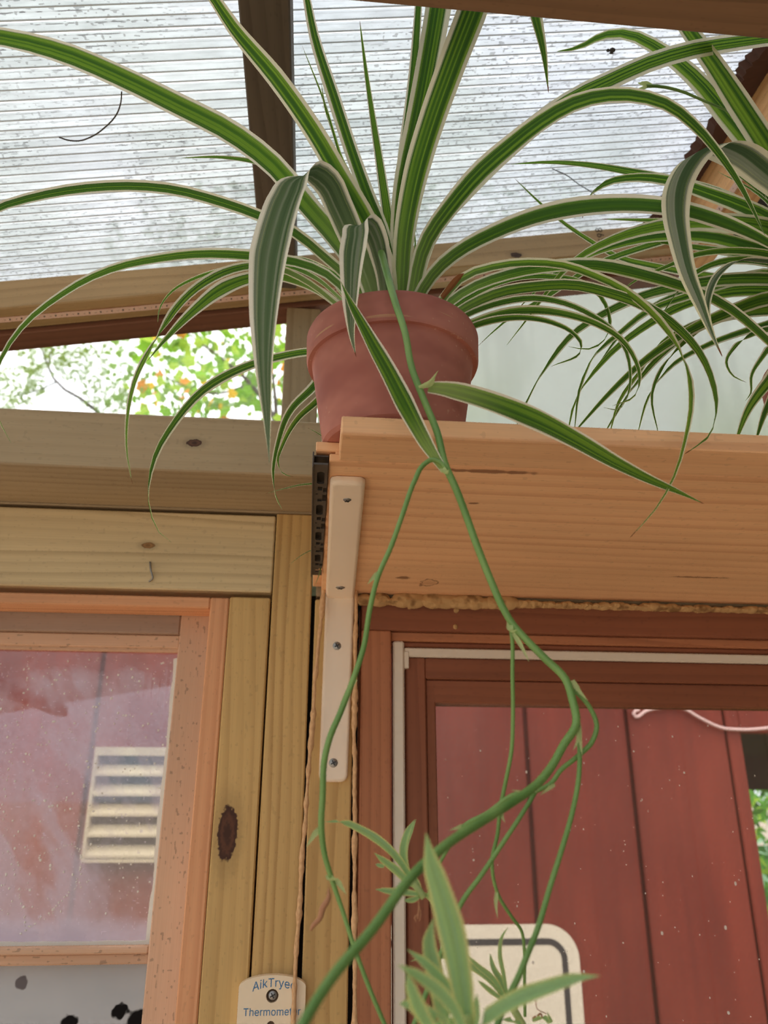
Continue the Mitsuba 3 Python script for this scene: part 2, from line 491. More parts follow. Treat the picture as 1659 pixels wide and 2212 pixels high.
def siding_fn(p, n, uv):
    a = fbm(p.x * 5, p.z * 2.0, 3.0, 4)
    b = fbm(p.x * 60, p.z * 3.0, 1.0, 3)
    c = mix(lin(104, 33, 17), lin(122, 44, 26), smoothstep(0.3, 0.7, a))
    return c * (0.86 + 0.24 * b)


scene['red_siding'] = {'type': 'twosided', 'b': {'type': 'principled', 'base_color': proc(siding_fn), 'roughness': 0.6, 'specular': 0.3}}


def foam_fn(p, n, uv):
    a = fbm(p.x * 110, p.y * 110, p.z * 110, 4)
    return mix(lin(186, 152, 104), lin(132, 98, 58), smoothstep(0.5, 0.75, a))


scene['foam'] = {'type': 'twosided', 'b': {'type': 'principled', 'base_color': proc(foam_fn), 'roughness': 0.85}}


def tape_fn(p, n, uv):
    f = uv.x / 0.0115
    fr, row = f - dr.floor(f), dr.floor(f)
    c = mix(lin(222, 196, 180), lin(206, 160, 144), smoothstep(0.4, 0.7, noise(uv.x * 160, uv.y * 900, 1.0)))
    dot = dr.square((fr - 0.5) * 0.0115 / 0.0009) + dr.square((uv.y - 0.5) * 0.005 / 0.0009)
    c = dr.select(dot < 1, C(60, 46, 40), c)
    dash = (dr.abs(fr - 0.02) < 0.09) & (dr.abs(uv.y - 0.55) < 0.06)
    return dr.select(dash, C(92, 74, 66), c)


scene['tape'] = {'type': 'twosided', 'b': {'type': 'principled', 'base_color': proc(tape_fn), 'roughness': 0.6}}


def twine_fn(p, n, uv):
    return mix(lin(222, 184, 138), lin(176, 132, 90), fbm(p.x * 900, p.y * 900, p.z * 400, 2))


scene['twine'] = {'type': 'twosided', 'b': {'type': 'principled', 'base_color': proc(twine_fn), 'roughness': 0.9}}
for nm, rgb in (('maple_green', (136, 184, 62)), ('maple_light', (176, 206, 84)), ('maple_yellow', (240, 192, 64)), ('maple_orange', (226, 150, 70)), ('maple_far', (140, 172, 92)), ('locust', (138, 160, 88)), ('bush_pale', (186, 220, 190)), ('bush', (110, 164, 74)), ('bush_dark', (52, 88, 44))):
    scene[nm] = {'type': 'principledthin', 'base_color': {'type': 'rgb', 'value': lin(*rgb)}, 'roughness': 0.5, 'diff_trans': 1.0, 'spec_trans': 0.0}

# ------------------------------------------------------------------ setting: floor, roof, walls
put('floor', ply(hullbox((-2.2, -2.2, -1.72), (0.9, 0.8, -1.60)), 'bounce_floor'), 'unseen greenhouse floor, coloured pale to bounce light upward', kind='structure')

# roof: two twin-wall sheets that meet over the purlin
Y_BACK, Y_FRONT = -1.9, 0.775


def sheet(x0, x1):
    lx0, lx1 = (x0 - RX) / math.cos(ANG), (x1 - RX) / math.cos(ANG)
    th = 0.006
    top = trimesh.Trimesh(*[np.array([[lx0, Y_BACK, th], [lx1, Y_BACK, th], [lx1, Y_FRONT, th], [lx0, Y_FRONT, th]]) @ MS[:3, :3].T + MS[:3, 3], np.array([[0, 1, 2], [0, 2, 3]])], process=False)
    V, Fc = [], []
    ys = np.arange(math.ceil(Y_BACK / PITCH_RIB), math.floor(Y_FRONT / PITCH_RIB) + 1) * PITCH_RIB
    for y in ys:
        b = len(V)
        for s in (-1, 1):
            V += [[lx0, y + s * 0.0003, th - 0.0001], [lx1, y + s * 0.0003, th - 0.0001], [lx1, y + s * 0.0002, 0.0048], [lx0, y + s * 0.0002, 0.0048]]
        Fc += [[b, b + 1, b + 2], [b, b + 2, b + 3], [b + 4, b + 6, b + 5], [b + 4, b + 7, b + 6], [b + 3, b + 2, b + 6], [b + 3, b + 6, b + 7]]
    ribs = trimesh.Trimesh(np.array(V) @ MS[:3, :3].T + MS[:3, 3], np.array(Fc), process=False)
    k = put('ceiling__polycarbonate_sheet', ply(top, 'roof_skin'))
    put(k + '__ribs', ply(ribs, 'roof_rib'), 'close parallel ribs inside the clear twin-wall sheet', kind='stuff')


say('ceiling', 'sloping greenhouse roof of ribbed translucent polycarbonate on timber rafters', kind='structure')
sheet(-2.2, -0.05)
sheet(-0.0495, 0.44)
board('ceiling__purlin', (-0.068, -1.9, 0.520), (-0.032, 0.699, roof_z(-0.06) - 0.004), 1, 4, label='dark weathered purlin running from the gable towards the camera')
board('ceiling__purlin', (-1.05, -1.9, 0.335), (-1.01, 0.699, roof_z(-1.04) - 0.004), 1, 4)
L0, L1 = (-2.2 - RX) / math.cos(ANG), (0.43 - RX) / math.cos(ANG)
board('ceiling__gable_rafter', (L0, 0.70, -0.0354), (L1, 0.737, -0.0004), 0, 11, M=MS, label='light brown sloping rafter along the top of the gable wall')
board('ceiling__gable_trim', (L0, 0.739, -0.040), (L1, 0.771, -0.001), 0, 5, M=MS, label='red-brown trim board behind the sloping rafter')
board('ceiling__ridge_beam', (0.403, -1.9, 0.5815), (0.441, 0.699, 0.6465), 1, 8, label='orange-brown ridge beam at the top of the roof slope')
board('ceiling__crossbeam', (-0.02, 0.262, 0.417), (0.425, 0.30, 0.506), 0, 13, label='dark timber crossing close overhead, out of focus')
# ragged dark closure strip between sheet and ridge beam
ys = np.linspace(-1.9, 0.70, 700)
edge = 0.384 - 0.012 * np.clip((ys - 0.35) / 0.35, 0, 1) - 0.012 * (meshkit.fbm(np.column_stack([ys * 160, ys * 0, ys * 0]), 4, 5) - 0.3) - 0.009 * rng.random(700) ** 4
V, Fc = [], []
for y, e in zip(ys, edge):
    V += [[e, y, roof_z(e) - 0.002], [e + 0.006, y, roof_z(e) - 0.010], [0.4028, y, roof_z(0.40) - 0.008], [0.4028, y, roof_z(0.40) - 0.001]]
for k in range(len(ys) - 1):
    for j in range(4):
        a, b = 4 * k + j, 4 * k + (j + 1) % 4
        Fc += [[a, b, b + 4], [a, b + 4, a + 4]]
put('ceiling__closure_strip', ply((np.array(V), np.array(Fc)), 'dark_brown_dirt'), 'ragged dark strip of dirt and foam along the ridge')


def tape_mesh(P, width, side):
    P = np.asarray(P, float)
    s = np.concatenate([[0], np.cumsum(np.linalg.norm(np.diff(P, axis=0), axis=1))])
    side = np.asarray(side, float)
    t = (P[-1] - P[0]) / np.linalg.norm(P[-1] - P[0])
    nrm = np.cross(t, side)
    V, uv, Fc = [], [], []
    for k, p in enumerate(P):
        for j, (a, b) in enumerate(((-0.5, -0.5), (0.5, -0.5), (0.5, 0.5), (-0.5, 0.5))):
            V.append(p + side * width * a + nrm * 0.0016 * b)
            uv.append([s[k], a + 0.5])
    for k in range(len(P) - 1):
        for j in range(4):
            a, b = 4 * k + j, 4 * k + (j + 1) % 4
            Fc += [[a, b, b + 4], [a, b + 4, a + 4]]
    return ply((np.array(V), np.array(Fc)), 'tape', uv=np.array(uv))


xs = np.linspace(-0.9, 0.42, 40)
put('perforated_tape', tape_mesh([[x, 0.7165, roof_z(x) - 0.0385 - 0.0008 * math.sin(23 * x)] for x in xs], 0.0052, [0, 0.8, -0.6]),
    'thin pale perforated tape running under the sloping gable rafter', 'tape')
put('perforated_tape', tape_mesh([[0.4050, y, 0.5800] for y in np.linspace(-0.6, 0.70, 24)], 0.006, [-0.45, 0, 0.89]),
    'pale perforated tape along the lower edge of the orange ridge beam', 'tape')

# gable wall
say('wall_back', 'timber gable wall with studs, plate, header and windows', kind='structure')
board('wall_back__top_plate', (-2.2, 0.611, 0.2633), (0.035, 0.70, 0.3155), 0, 1, label='horizontal plate with a dark round knot')
board('wall_back__header', (-2.2, 0.70, 0.183), (-0.0405, 0.738, 0.2585), 0, 12, label='broad header over the left window')
board('wall_back__header', (0.0005, 0.702, 0.181), (0.75, 0.738, 0.262), 0, 1)
board('wall_back__stud', (-0.0780, 0.70, -1.60), (-0.0412, 0.738, 0.1778), 2, 0, label='stud with a large dark oval knot')
board('wall_back__stud', (-0.0395, 0.70, -1.60), (-0.0035, 0.738, 0.2612), 2, 0)
board('wall_back__stud', (0.0002, 0.70, -1.60), (0.0368, 0.738, 0.1775), 2, 0)
board('wall_back__post', (-0.0432, 0.739, 0.316), (-0.0052, 0.772, 0.5255), 2, 1)
board('wall_back__sill_plate', (-2.2, 0.701, 0.262), (0.75, 0.772, 0.3158), 0, 1)
put('wall_back__shade_sheet', ply(hullbox((-0.10, 0.79, -1.6), (0.05, 0.80, 0.262)), 'black_gap'))  # near-black sheet painted as the shade in the gaps between studs
put('wall_back__lower_panel', ply(hullbox((-2.2, 0.741, -1.6), (0.75, 0.76, -0.62)), 'floor_brown'))
put('wall_back__frosted_panel', ply(trimesh.creation.box(bounds=[[-0.0045, 0.7746, 0.20], [0.75, 0.7754, 0.70]]), 'frosted_panel'), 'white frosted plastic sheet behind the shelf')
say('wall_right', 'dim boarded side wall to the right of the ridge, run on unseen to block a reflection', kind='structure')
for k in range(17):  # planks run on unseen behind the camera to block a window reflection
    board('wall_right__plank', (0.75, -4.3 + 0.3 * k, -1.6), (0.77, -4.003 + 0.3 * k, 0.74), 2, 4)
put('ceiling__dark_lining', ply(hullbox((0.442, -1.9, 0.70), (0.77, 0.78, 0.715)), 'carport_dark'))

# ink stamp on the rafter: 598
tm = meshkit.text_mesh('598', 0.0085, 0.0003)
tm.vertices -= tm.bounds.mean(axis=0)
v = tm.vertices.copy()
ca, sa = math.cos(math.pi / 2 + ANG), math.sin(math.pi / 2 + ANG)
pos = at(1297, 508, 0.6998)
tm.vertices = np.column_stack([pos[0] + v[:, 0] * ca - v[:, 1] * sa, np.full(len(v), 0.6997) - v[:, 2], pos[2] + v[:, 0] * sa + v[:, 1] * ca])
put('ceiling__gable_rafter__stamp', ply(tm, 'stamp_ink'), 'black stamped number 598 reading upwards')

put('wall_back__header__nail', ply(tube([at(324, 1214, 0.6985), at(326, 1232, 0.6965), at(329, 1250, 0.697), at(322, 1256, 0.6995)], [.0009, .0008, .0008, .0007], 7, 16), 'screw_steel', smooth=True), 'bent nail')

# window 3: clear sloping-topped pane over the plate
V = [[-2.2, 0.762, 0.30], [-0.0432, 0.762, 0.30], [-0.0432, 0.762, roof_z(-0.0432) - 0.02], [-2.2, 0.762, max(roof_z(-2.2) - 0.02, 0.301)]]
put('window_3', ply((np.array(V), np.array([[0, 1, 2], [0, 2, 3]])), 'clear_pane'), 'clear wedge-shaped pane under the rafter showing trees', kind='structure')

# ------------------------------------------------------------------ window 1 (left)
say('window_1', 'old wooden sash window at the left with a wet streaked pane', kind='structure')
board('window_1__stop', (-1.2, 0.7005, 0.1668), (-0.0957, 0.7355, 0.1768), 0, 3, label='orange pine stop along the top')
board('window_1__stop', (-0.0955, 0.7005, -1.1), (-0.0785, 0.7355, 0.1768), 2, 3, label='orange pine stop along the right side')
board('window_1__rail', (-1.2, 0.7360, 0.1497), (-0.1268, 0.765, 0.180), 0, 10)
board('window_1__bead', (-1.2, 0.7420, 0.1372), (-0.1268, 0.765, 0.1496), 0, 7)
board('window_1__bead', (-1.2, 0.7455, 0.1340), (-0.1268, 0.752, 0.1385), 0, 7)
board('window_1__stile', (-0.1266, 0.7360, -1.1), (-0.0800, 0.765, 0.180), 2, 7)
board('window_1__muntin', (-1.2, 0.7375, -0.1165), (-0.1268, 0.765, -0.1113), 0, 7)
board('window_1__muntin', (-1.2, 0.7440, -0.1250), (-0.1268, 0.765, -0.1166), 0, 7)
put('window_1__pane', ply(trimesh.creation.box(bounds=[[-1.2, 0.7524, -0.112], [-0.126, 0.7528, 0.14]]), 'wet_reflect_pane'), 'wet pane with streaks, drops and a painted sky reflection haze')
put('window_1__pane', ply(trimesh.creation.box(bounds=[[-1.2, 0.7524, -1.1], [-0.126, 0.7528, -0.124]]), 'frosted_pane'), 'whitish lower pane with dark blots')
# putty along the right and lower glass edges
zz = np.linspace(-0.111, 0.128, 60)
wv = 0.0035 + 0.0030 * meshkit.fbm(np.column_stack([zz * 60, zz * 0, zz * 0]), 3, 9)
poly = Polygon([(-0.1262, -0.112)] + [(-0.1265 - w, z) for w, z in zip(wv, zz)] + [(-0.1262, 0.130)])
put('window_1__putty', ply(extr(poly, 0.003, y0=0.7492), 'putty'), 'white putty line beside the glass')
xx = np.linspace(-0.60, -0.1265, 80)
wv = 0.0018 + 0.0022 * meshkit.fbm(np.column_stack([xx * 60, xx * 0, xx * 0]), 3, 4)
poly = Polygon([(-0.60, -0.1115)] + [(x, -0.1112 + w) for w, x in zip(wv, xx)] + [(-0.1265, -0.1115)])
put('window_1__putty', ply(extr(poly, 0.003, y0=0.7492), 'putty'))
# drops and calcium trails on the glass
drops = []
ball = trimesh.creation.icosphere(subdivisions=1)


def drop(px, py, r):
    q = at(px, py, 0.7520)
    if q[0] < -0.1275:
        b = ball.copy()
        b.vertices = b.vertices * [r * rng.uniform(0.7, 1.2), 0.0005, r * rng.uniform(0.8, 1.4)] + q
        drops.append(b)


for k in range(260):
    drop(rng.uniform(0, 372), 1420 + 560 * rng.random() ** 1.1, rng.uniform(0.0003, 0.0011))
for pts in (((62, 1420), (55, 1480), (42, 1560), (20, 1660), (8, 1760), (30, 1880), (48, 1960), (55, 2010)), ((40, 2020), (80, 1990), (130, 1950), (160, 1915), (175, 1870), (168, 1830), (150, 1825), (110, 1840), (70, 1860))):
    for q in spline([(a, b, 0) for a, b in pts], 70):
        if rng.random() < 0.8:
            drop(q[0] + rng.normal(0, 2.5), q[1] + rng.normal(0, 2), rng.uniform(0.0003, 0.0009))
put('window_1__drops', ply(join(drops), 'putty', smooth=True), 'whitish drops and trails dried on the wet pane', kind='stuff')

# ------------------------------------------------------------------ window 2 (right)
say('window_2', 'brown wooden window at the right with white weather strip', kind='structure')
board('window_2__head', (0.0440, 0.7005, 0.1502), (0.75, 0.745, 0.1772), 0, 9)  # darker tint than the jamb, painting in the shadow of the shelf
board('window_2__head_bead', (0.0713, 0.7060, 0.1416), (0.75, 0.745, 0.1500), 0, 6)
board('window_2__head_bead', (0.0713, 0.7095, 0.1365), (0.75, 0.745, 0.1414), 0, 9)
board('window_2__jamb', (0.0440, 0.7010, -1.1), (0.0712, 0.745, 0.1500), 2, 6)
put('window_2__weather_strip', ply(hullbox((0.0733, 0.7050, -1.1), (0.0837, 0.722, 0.1412), 0.0015), 'white_strip'), 'white vertical strip')
put('window_2__weather_strip', ply(hullbox((0.0839, 0.7075, 0.1274), (0.75, 0.722, 0.1356), 0.001), 'white_strip'), 'white horizontal strip')
put('window_2__latch_block', ply(hullbox((0.0839, 0.7065, 0.1165), (0.0882, 0.722, 0.1320), 0.0006), 'white_strip'), 'small white block in the corner')
board('window_2__stile', (0.0855, 0.7110, -1.1), (0.1042, 0.745, 0.1272), 2, 9)
board('window_2__stile_bead', (0.1043, 0.7150, -1.1), (0.1137, 0.745, 0.1010), 2, 9)
board('window_2__rail', (0.1043, 0.7110, 0.1080), (0.75, 0.745, 0.1272), 0, 9)
board('window_2__rail_bead', (0.1043, 0.7150, 0.0868), (0.75, 0.745, 0.1078), 0, 9)
put('window_2__pane', ply(trimesh.creation.box(bounds=[[0.112, 0.7296, -1.1], [0.75, 0.7300, 0.0875]]), 'dusty_pane'), 'dusty reflecting pane')
specks = []
for k in range(130):
    q = at(rng.uniform(960, 1659), 1540 + 670 * rng.random(), 0.7293)
    b = ball.copy()
    r = rng.uniform(0.0002, 0.0006) if k > 12 else rng.uniform(0.0007, 0.0013)
    b.vertices = b.vertices * [r, 0.0003, r * rng.uniform(0.8, 1.7)] + q
    specks.append(b)
put('window_2__specks', ply(join(specks), 'putty', smooth=True), 'white specks stuck on the pane', kind='stuff')
# expanding foam squeezed out above the window head
blobs = []
x, rf = 0.046, np.random.default_rng(12)
while x < 0.75:
    near = x < 0.185
    r = rf.choice([0.0032, 0.0048, 0.0070] if near else [0.0018, 0.0026, 0.0036]) * rf.uniform(0.85, 1.15)
    b = trimesh.creation.icosphere(subdivisions=3)
    b.vertices = b.vertices * [r * rf.uniform(1.3, 2.0), 0.006, r] + [x, 0.6965 + rf.uniform(-0.001, 0.001), 0.1752 + (0.35 if near else 0.5) * r]
    b.vertices += 0.0026 * (meshkit.fbm(b.vertices * 260, 3, 2) - 0.5)[:, None] * np.array([1, 1.6, 1])
    blobs.append(m3.Manifold(m3.Mesh(np.asarray(b.vertices, np.float32), np.asarray(b.faces, np.uint32))))
    x += r * rf.uniform(0.9, 1.5)
mm = m3.Manifold.batch_boolean(blobs, m3.OpType.Add)
put('window_2__foam_bead', ply(mm, 'foam', smooth=50), 'lumpy tan expanding foam along the top')
for px, py in ((985, 1319), (987, 1317), (984, 1354), (885, 1311)):
    b = trimesh.creation.icosphere(subdivisions=2)
    b.vertices = b.vertices * [0.0022, 0.0012, 0.0026] + at(px, py, 0.7005) + 0.0012 * (meshkit.fbm(b.vertices * 3, 2, 1)[:, None] - 0.5)
    put('window_2__foam_crumb', ply(b, 'foam', smooth=True))

# ------------------------------------------------------------------ shelf
ZU, ZT = 0.1830, 0.1942
say('pine_shelf', 'long pine board shelf carrying two potted spider plants', 'shelf')
board('pine_shelf__nosing', (0.0107, 0.3671, ZU), (0.748, 0.4012, ZT), 0, 2, ch=0.0008)
sh = join([hullbox((-0.0026, 0.4020, 0.1893), (0.748, 0.6995, 0.1952), 0.0006), hullbox((0.0087, 0.4022, 0.1878), (0.748, 0.6995, 0.1894), 0.0002), hullbox((0.0054, 0.4020, ZU + 0.0002), (0.748, 0.6995, 0.1879), 0.0006)])
board('pine_shelf__board', None, None, 0, 2, mesh=sh)
# metal rail hung under the left end
say('slotted_metal_rail', 'dark perforated metal rail under the left end of the pine shelf', 'metal rail')
outline = sbox(-0.0035, 0.4035, 0.0048, 0.632)
holes = []
y = 0.412
k = 0
while y < 0.62:
    holes.append(Point(0.0008, y + 0.004).buffer(0.0022).union(Point(0.0008, y + 0.018).buffer(0.0022)).convex_hull)
    holes.append(sbox(-0.0008, y + 0.0245, 0.0020, y + 0.0305))
    holes.append(sbox(0.0026, y + 0.0260, 0.0052, y + 0.0330))
    holes.append(Point(-0.0012, y + 0.0365).buffer(0.0007))
    holes.append(sbox(0.0022, y + 0.0375, 0.0052, y + 0.0480))
    holes.append(sbox(-0.0008, y + 0.0440, 0.0020, y + 0.0490))
    y += 0.0535
pl = outline.difference(unary_union(holes))
ms = []
for g in getattr(pl, 'geoms', [pl]):
    m = trimesh.creation.extrude_polygon(g, 0.0012, engine='earcut')
    m.vertices[:, 2] += 0.1812
    ms.append(m)
put('slotted_metal_rail__web', ply(join(ms), 'worn_steel'))
put('slotted_metal_rail__flange', ply(hullbox((-0.0043, 0.4030, 0.1795), (-0.0035, 0.633, 0.1892), 0.0003), 'worn_steel'))
put('slotted_metal_rail__inner_web', ply(hullbox((-0.0034, 0.4045, 0.1868), (0.0050, 0.631, 0.1876), 0.0002), 'worn_steel'))

# bracket
say('shelf_bracket', 'white enamelled steel bracket holding up the pine shelf', 'bracket')


def rounded(quad, r):
    return Polygon(quad).buffer(-r).buffer(r, 24)


arm = rounded([(0.0064, 0.4225), (0.0275, 0.4225), (0.0362, 0.6985), (0.0098, 0.6985)], 0.0042).union(Polygon([(0.0095, 0.66), (0.0350, 0.66), (0.0362, 0.6985), (0.0098, 0.6985)]))
m = softslab(arm, 0.0052, 0.0028, 0.0)
v = m.vertices
m.vertices = np.column_stack([v[:, 0], v[:, 2], ZU - 0.0002 - 0.0052 + v[:, 1]])      # soft side down
m.fix_normals()
leg = rounded([(0.0085, 0.0172), (0.0332, 0.0172), (0.0366, 0.1825), (0.0098, 0.1825)], 0.0062).union(Polygon([(0.0096, 0.165), (0.0364, 0.165), (0.0367, 0.1825), (0.0098, 0.1825)]))
m2 = softslab(leg, 0.0052, 0.0028, 0.6946)
put('shelf_bracket__arm', ply(m, 'white_enamel', smooth=40))
put('shelf_bracket__upright', ply(m2, 'white_enamel', smooth=40))


def screw(key, pos, nrm, r=0.0033):
    """A countersunk cross-head screw: a domed head and a dark cross."""
    head = trimesh.creation.revolve(np.array([[0, 0.0012], [r * 0.6, 0.0010], [r * 0.95, 0.0004], [r, 0.0], [r, -0.0012], [0, -0.0012]]), sections=28)
    c = join([hullbox((-r * 0.62, -r * 0.13, 0.0006), (r * 0.62, r * 0.13, 0.0014), 0.0001), hullbox((-r * 0.13, -r * 0.62, 0.0006), (r * 0.13, r * 0.62, 0.0014), 0.0001)])
    Mx = trimesh.geometry.align_vectors([0, 0, 1], nrm)
    Mx[:3, 3] = pos
    Mr = trimesh.transformations.rotation_matrix(0.5, [0, 0, 1])
    for q in (head, c):
        q.apply_transform(Mx @ Mr)
    k = put(key, ply(head, 'screw_steel', smooth=35))
    put(k + '__cross_slot', ply(c, 'screw_slot'))


ZA = ZU - 0.0054
screw('shelf_bracket__screw', [0.0178, 0.4471, ZA], [0, 0, -1], 0.0026)
screw('shelf_bracket__screw', [0.0217, 0.6566, ZA], [0, 0, -1], 0.0042)
screw('shelf_bracket__screw', [0.0212, 0.6944, 0.1333], [0, -1, 0], 0.0038)
screw('shelf_bracket__screw', [0.0206, 0.6944, 0.0326], [0, -1, 0], 0.0038)

# twine
for pts, lab in ((((700, 1252), (697, 1300), (690, 1380), (684, 1440), (675, 1560), (668, 1650), (662, 1740), (652, 1860), (648, 1960), (640, 2060), (635, 2150), (632, 2240)), 'jute twine hanging to the left of the white bracket'),
                 (((768, 1255), (769, 1330), (767, 1400), (768, 1480), (766, 1560), (767, 1700), (765, 1850), (766, 2000), (766, 2240)), 'jute twine hanging to the right of the white bracket')):
    P = spline([at(a, b, 0.6885) for a, b in pts], 260)
    rr = 0.0013 + 0.0024 * meshkit.fbm(np.column_stack([P[:, 2] * 110, P[:, 0] * 0, P[:, 1] * 0 + pts[0][0]]), 2, 6) ** 2
    P[:, 0] += 0.0012 * (meshkit.fbm(np.column_stack([P[:, 2] * 60, P[:, 0] * 0, P[:, 0] * 0]), 2, pts[0][0]) - 0.5)
    put('twine', ply(tube(P, rr, 7), 'twine', smooth=True), lab, 'twine')

# thermometer
say('wall_thermometer', 'cream plastic wall thermometer with blue lettering screwed to a stud', 'thermometer')
arc = [(-0.0222 + 0.0259 * math.sin(a), -0.1335 + 0.0085 * math.cos(a)) for a in np.linspace(-1.45, 1.45, 40)]
body = Polygon([(-0.0485, -0.40)] + arc + [(0.0038, -0.40)]).buffer(-0.003).buffer(0.003, 16)
body = body.difference(Point(-0.0220, -0.1390).buffer(0.0047)).difference(Point(-0.0222, -0.1585).buffer(0.0030))
bm = m3.Manifold.extrude(m3.CrossSection([list(body.exterior.coords)[:-1]] + [list(h.coords)[:-1] for h in body.interiors], m3.FillRule.EvenOdd), 0.007).to_mesh()
bm = trimesh.Trimesh(bm.vert_properties[:, :3], bm.tri_verts)
v = bm.vertices
bm.vertices = np.column_stack([v[:, 0], 0.6995 - v[:, 2], v[:, 1]])
bm.fix_normals()
put('wall_thermometer__body', ply(bm, 'thermo_cream'))
put('wall_thermometer__back', ply(hullbox((-0.046, 0.6965, -0.399), (0.001, 0.6995, -0.130), 0.001), 'hole_brown'))
screw('wall_thermometer__screw', [-0.0219, 0.6945, -0.1390], [0, -1, 0], 0.0033)


def letters(text, h, cx, cz, y, bend=0.0):
    m = meshkit.text_mesh(text, h, 0.0003)
    m.vertices[:, 0] -= m.bounds[:, 0].mean()
    v = m.vertices.copy()
    return trimesh.Trimesh(np.column_stack([cx + v[:, 0], y - v[:, 2], cz + v[:, 1] - bend * v[:, 0] ** 2]), m.faces, process=False)


put('wall_thermometer__lettering', ply(letters('AikTryee', 0.0058, -0.0209, -0.1328, 0.6925, 11.0), 'blue_ink'), 'blue lettering AikTryee')
put('wall_thermometer__lettering', ply(letters('Thermometer', 0.0050, -0.0216, -0.1519, 0.6925), 'blue_ink'), 'blue lettering Thermometer')

# ------------------------------------------------------------------ pots
PX, PY = 0.0424, 0.4096


def pot(x, y):
    zb, zt, R, rb, hb = ZT + 0.0012, 0.2702, 0.0532, 0.0412, 0.0203
    prof = [(0.006, zb + 0.006), (0.006, zb), (rb - 0.002, zb), (rb, zb + 0.002), (R * 0.925, zt - hb - 0.001), (R * 0.93, zt - hb), (R * 0.975, zt - hb), (R * 0.99, zt - hb + 0.002),
            (R, zt - 0.003), (R - 0.001, zt - 0.0006), (R - 0.003, zt), (R - 0.0055, zt - 0.0012), (R - 0.0075, zt - 0.006), (rb - 0.006, zb + 0.006), (0.006, zb + 0.006)]
    m = trimesh.creation.revolve(np.array(prof), sections=128)
    m.apply_translation([x, y, 0])
    s = trimesh.creation.revolve(np.array([[0, zt - 0.011], [0.03, zt - 0.0095], [R - 0.0078, zt - 0.0105], [R - 0.0095, zt - 0.02], [0, zt - 0.02]]), sections=48)
    s.apply_translation([x, y, 0])
    return m, s


plain('soil', (66, 50, 38), 0.95)
for (x, y), lab in (((PX, PY), 'terracotta pot at the left end of the shelf'), ((0.3444, 0.41), 'terracotta pot cut off by the right edge of the photo')):
    a, b = pot(x, y)
    k = put('terracotta_pot', ply(a, 'terracotta', smooth=32), lab, 'pot')
    put(k + '__soil', ply(b, 'soil'))

# ------------------------------------------------------------------ spider plants
_leaf = [0]


def ribbon(P, wpx, b=0.55, prof=None, keel=0.16, n=34, hdir=None, k=None, rim=None):
    """A leaf blade along the points P: folded along the middle, tapering to the tip; wpx is its seen width in photo pixels."""
    _leaf[0] += 1
    kk = _leaf[0] if k is None else k
    rim = 0.84 + 0.16 * rng.random() if rim is None else rim      # how much of the pale rim this blade has
    P = spline(P, n)
    t = np.gradient(P, axis=0)
    t /= np.linalg.norm(t, axis=1, keepdims=True)
    h = (P[-1] - P[0]) * [1, 1, 0] if hdir is None else np.array(hdir, float)
    h /= np.linalg.norm(h) + 1e-9
    nat = np.cross([0, 0, 1.0], h)
    s = np.linspace(0, 1, n)
    shape = (np.minimum(1, 0.55 + 1.3 * s) * np.clip((1 - s) / 0.62, 0, 1) ** 0.72) if prof is None else np.interp(s, *prof)
    shape = np.maximum(shape, 0.015)
    W = np.zeros((n, 3))
    for i in range(n):
        view = P[i] / np.linalg.norm(P[i])
        face = np.cross(t[i], view)
        face /= np.linalg.norm(face) + 1e-9
        w = nat - t[i] * (nat @ t[i])
        w /= np.linalg.norm(w) + 1e-9
        if i and w @ W[i - 1] < 0:
            w = -w
        W[i] = (1 - b) * w + b * (face if face @ w > 0 else -face)
    for _ in range(14):                     # no sudden twists
        W = np.vstack([W[:1], 0.25 * W[:-2] + 0.5 * W[1:-1] + 0.25 * W[2:], W[-1:]])
    W -= t * (W * t).sum(1, keepdims=True)
    W /= np.linalg.norm(W, axis=1, keepdims=True)
    V, uv, lastn = [], [], None
    for i in range(n):
        view = P[i] / np.linalg.norm(P[i])
        face = np.cross(t[i], view)
        face /= np.linalg.norm(face) + 1e-9
        w = W[i]
        nn = np.cross(w, t[i])
        if (lastn is None and nn[2] < 0) or (lastn is not None and nn @ lastn < 0):
            nn = -nn
        lastn = nn
        wid = wpx * (P[i] @ fwd) / F / (max(0.6, abs(w @ face)) if b else 0.85) * shape[i]
        for j, c in enumerate((-0.5, -0.27, 0.0, 0.27, 0.5)):
            V.append(P[i] + w * wid * c + nn * wid * keel * (2 * abs(c)) ** 1.2)
            uv.append([c * rim + 0.5, s[i] + 4 * kk])
    Fc = []
    for i in range(n - 1):
        for j in range(4):
            a = i * 5 + j
            Fc += [[a, a + 1, a + 6], [a, a + 6, a + 5]]
    return (np.array(V), np.array(Fc)), np.array(uv)


def depth_points(pts, Ys):
    pts = np.array(pts, float)
    d = np.concatenate([[0], np.cumsum(np.linalg.norm(np.diff(pts, axis=0), axis=1))])
    d /= d[-1]
    Y = np.array(Ys) if len(Ys) == len(pts) else np.interp(d, np.linspace(0, 1, len(Ys)), Ys)
    return [at(x, y, q) for (x, y), q in zip(pts, Y)]


CROWN = {'spider_plant': np.array([0.0424, 0.4096, 0.2585]), 'spider_plant_001': np.array([0.3444, 0.41, 0.2585])}


def rooted(plant, P, pts):
    """Leads a blade that leaves the rosette back to its foot in the soil."""
    c, p = CROWN[plant], P[0]
    x, y = pts[0]
    if plant == 'spider_plant' and 690 <= x <= 780 and y >= 730:            # blades that come over the rim behind the pot
        return [c + [-0.012, 0.02, 0], c + [-0.028, 0.046, 0.022]] + P
    if (760 <= x <= 1000 and 520 <= y <= 730) if plant == 'spider_plant' else x >= 1680:
        off = (p - c) * [1, 1, 0]
        return [c + off * min(0.4, 0.02 / (np.linalg.norm(off) + 1e-6))] + P
    return P


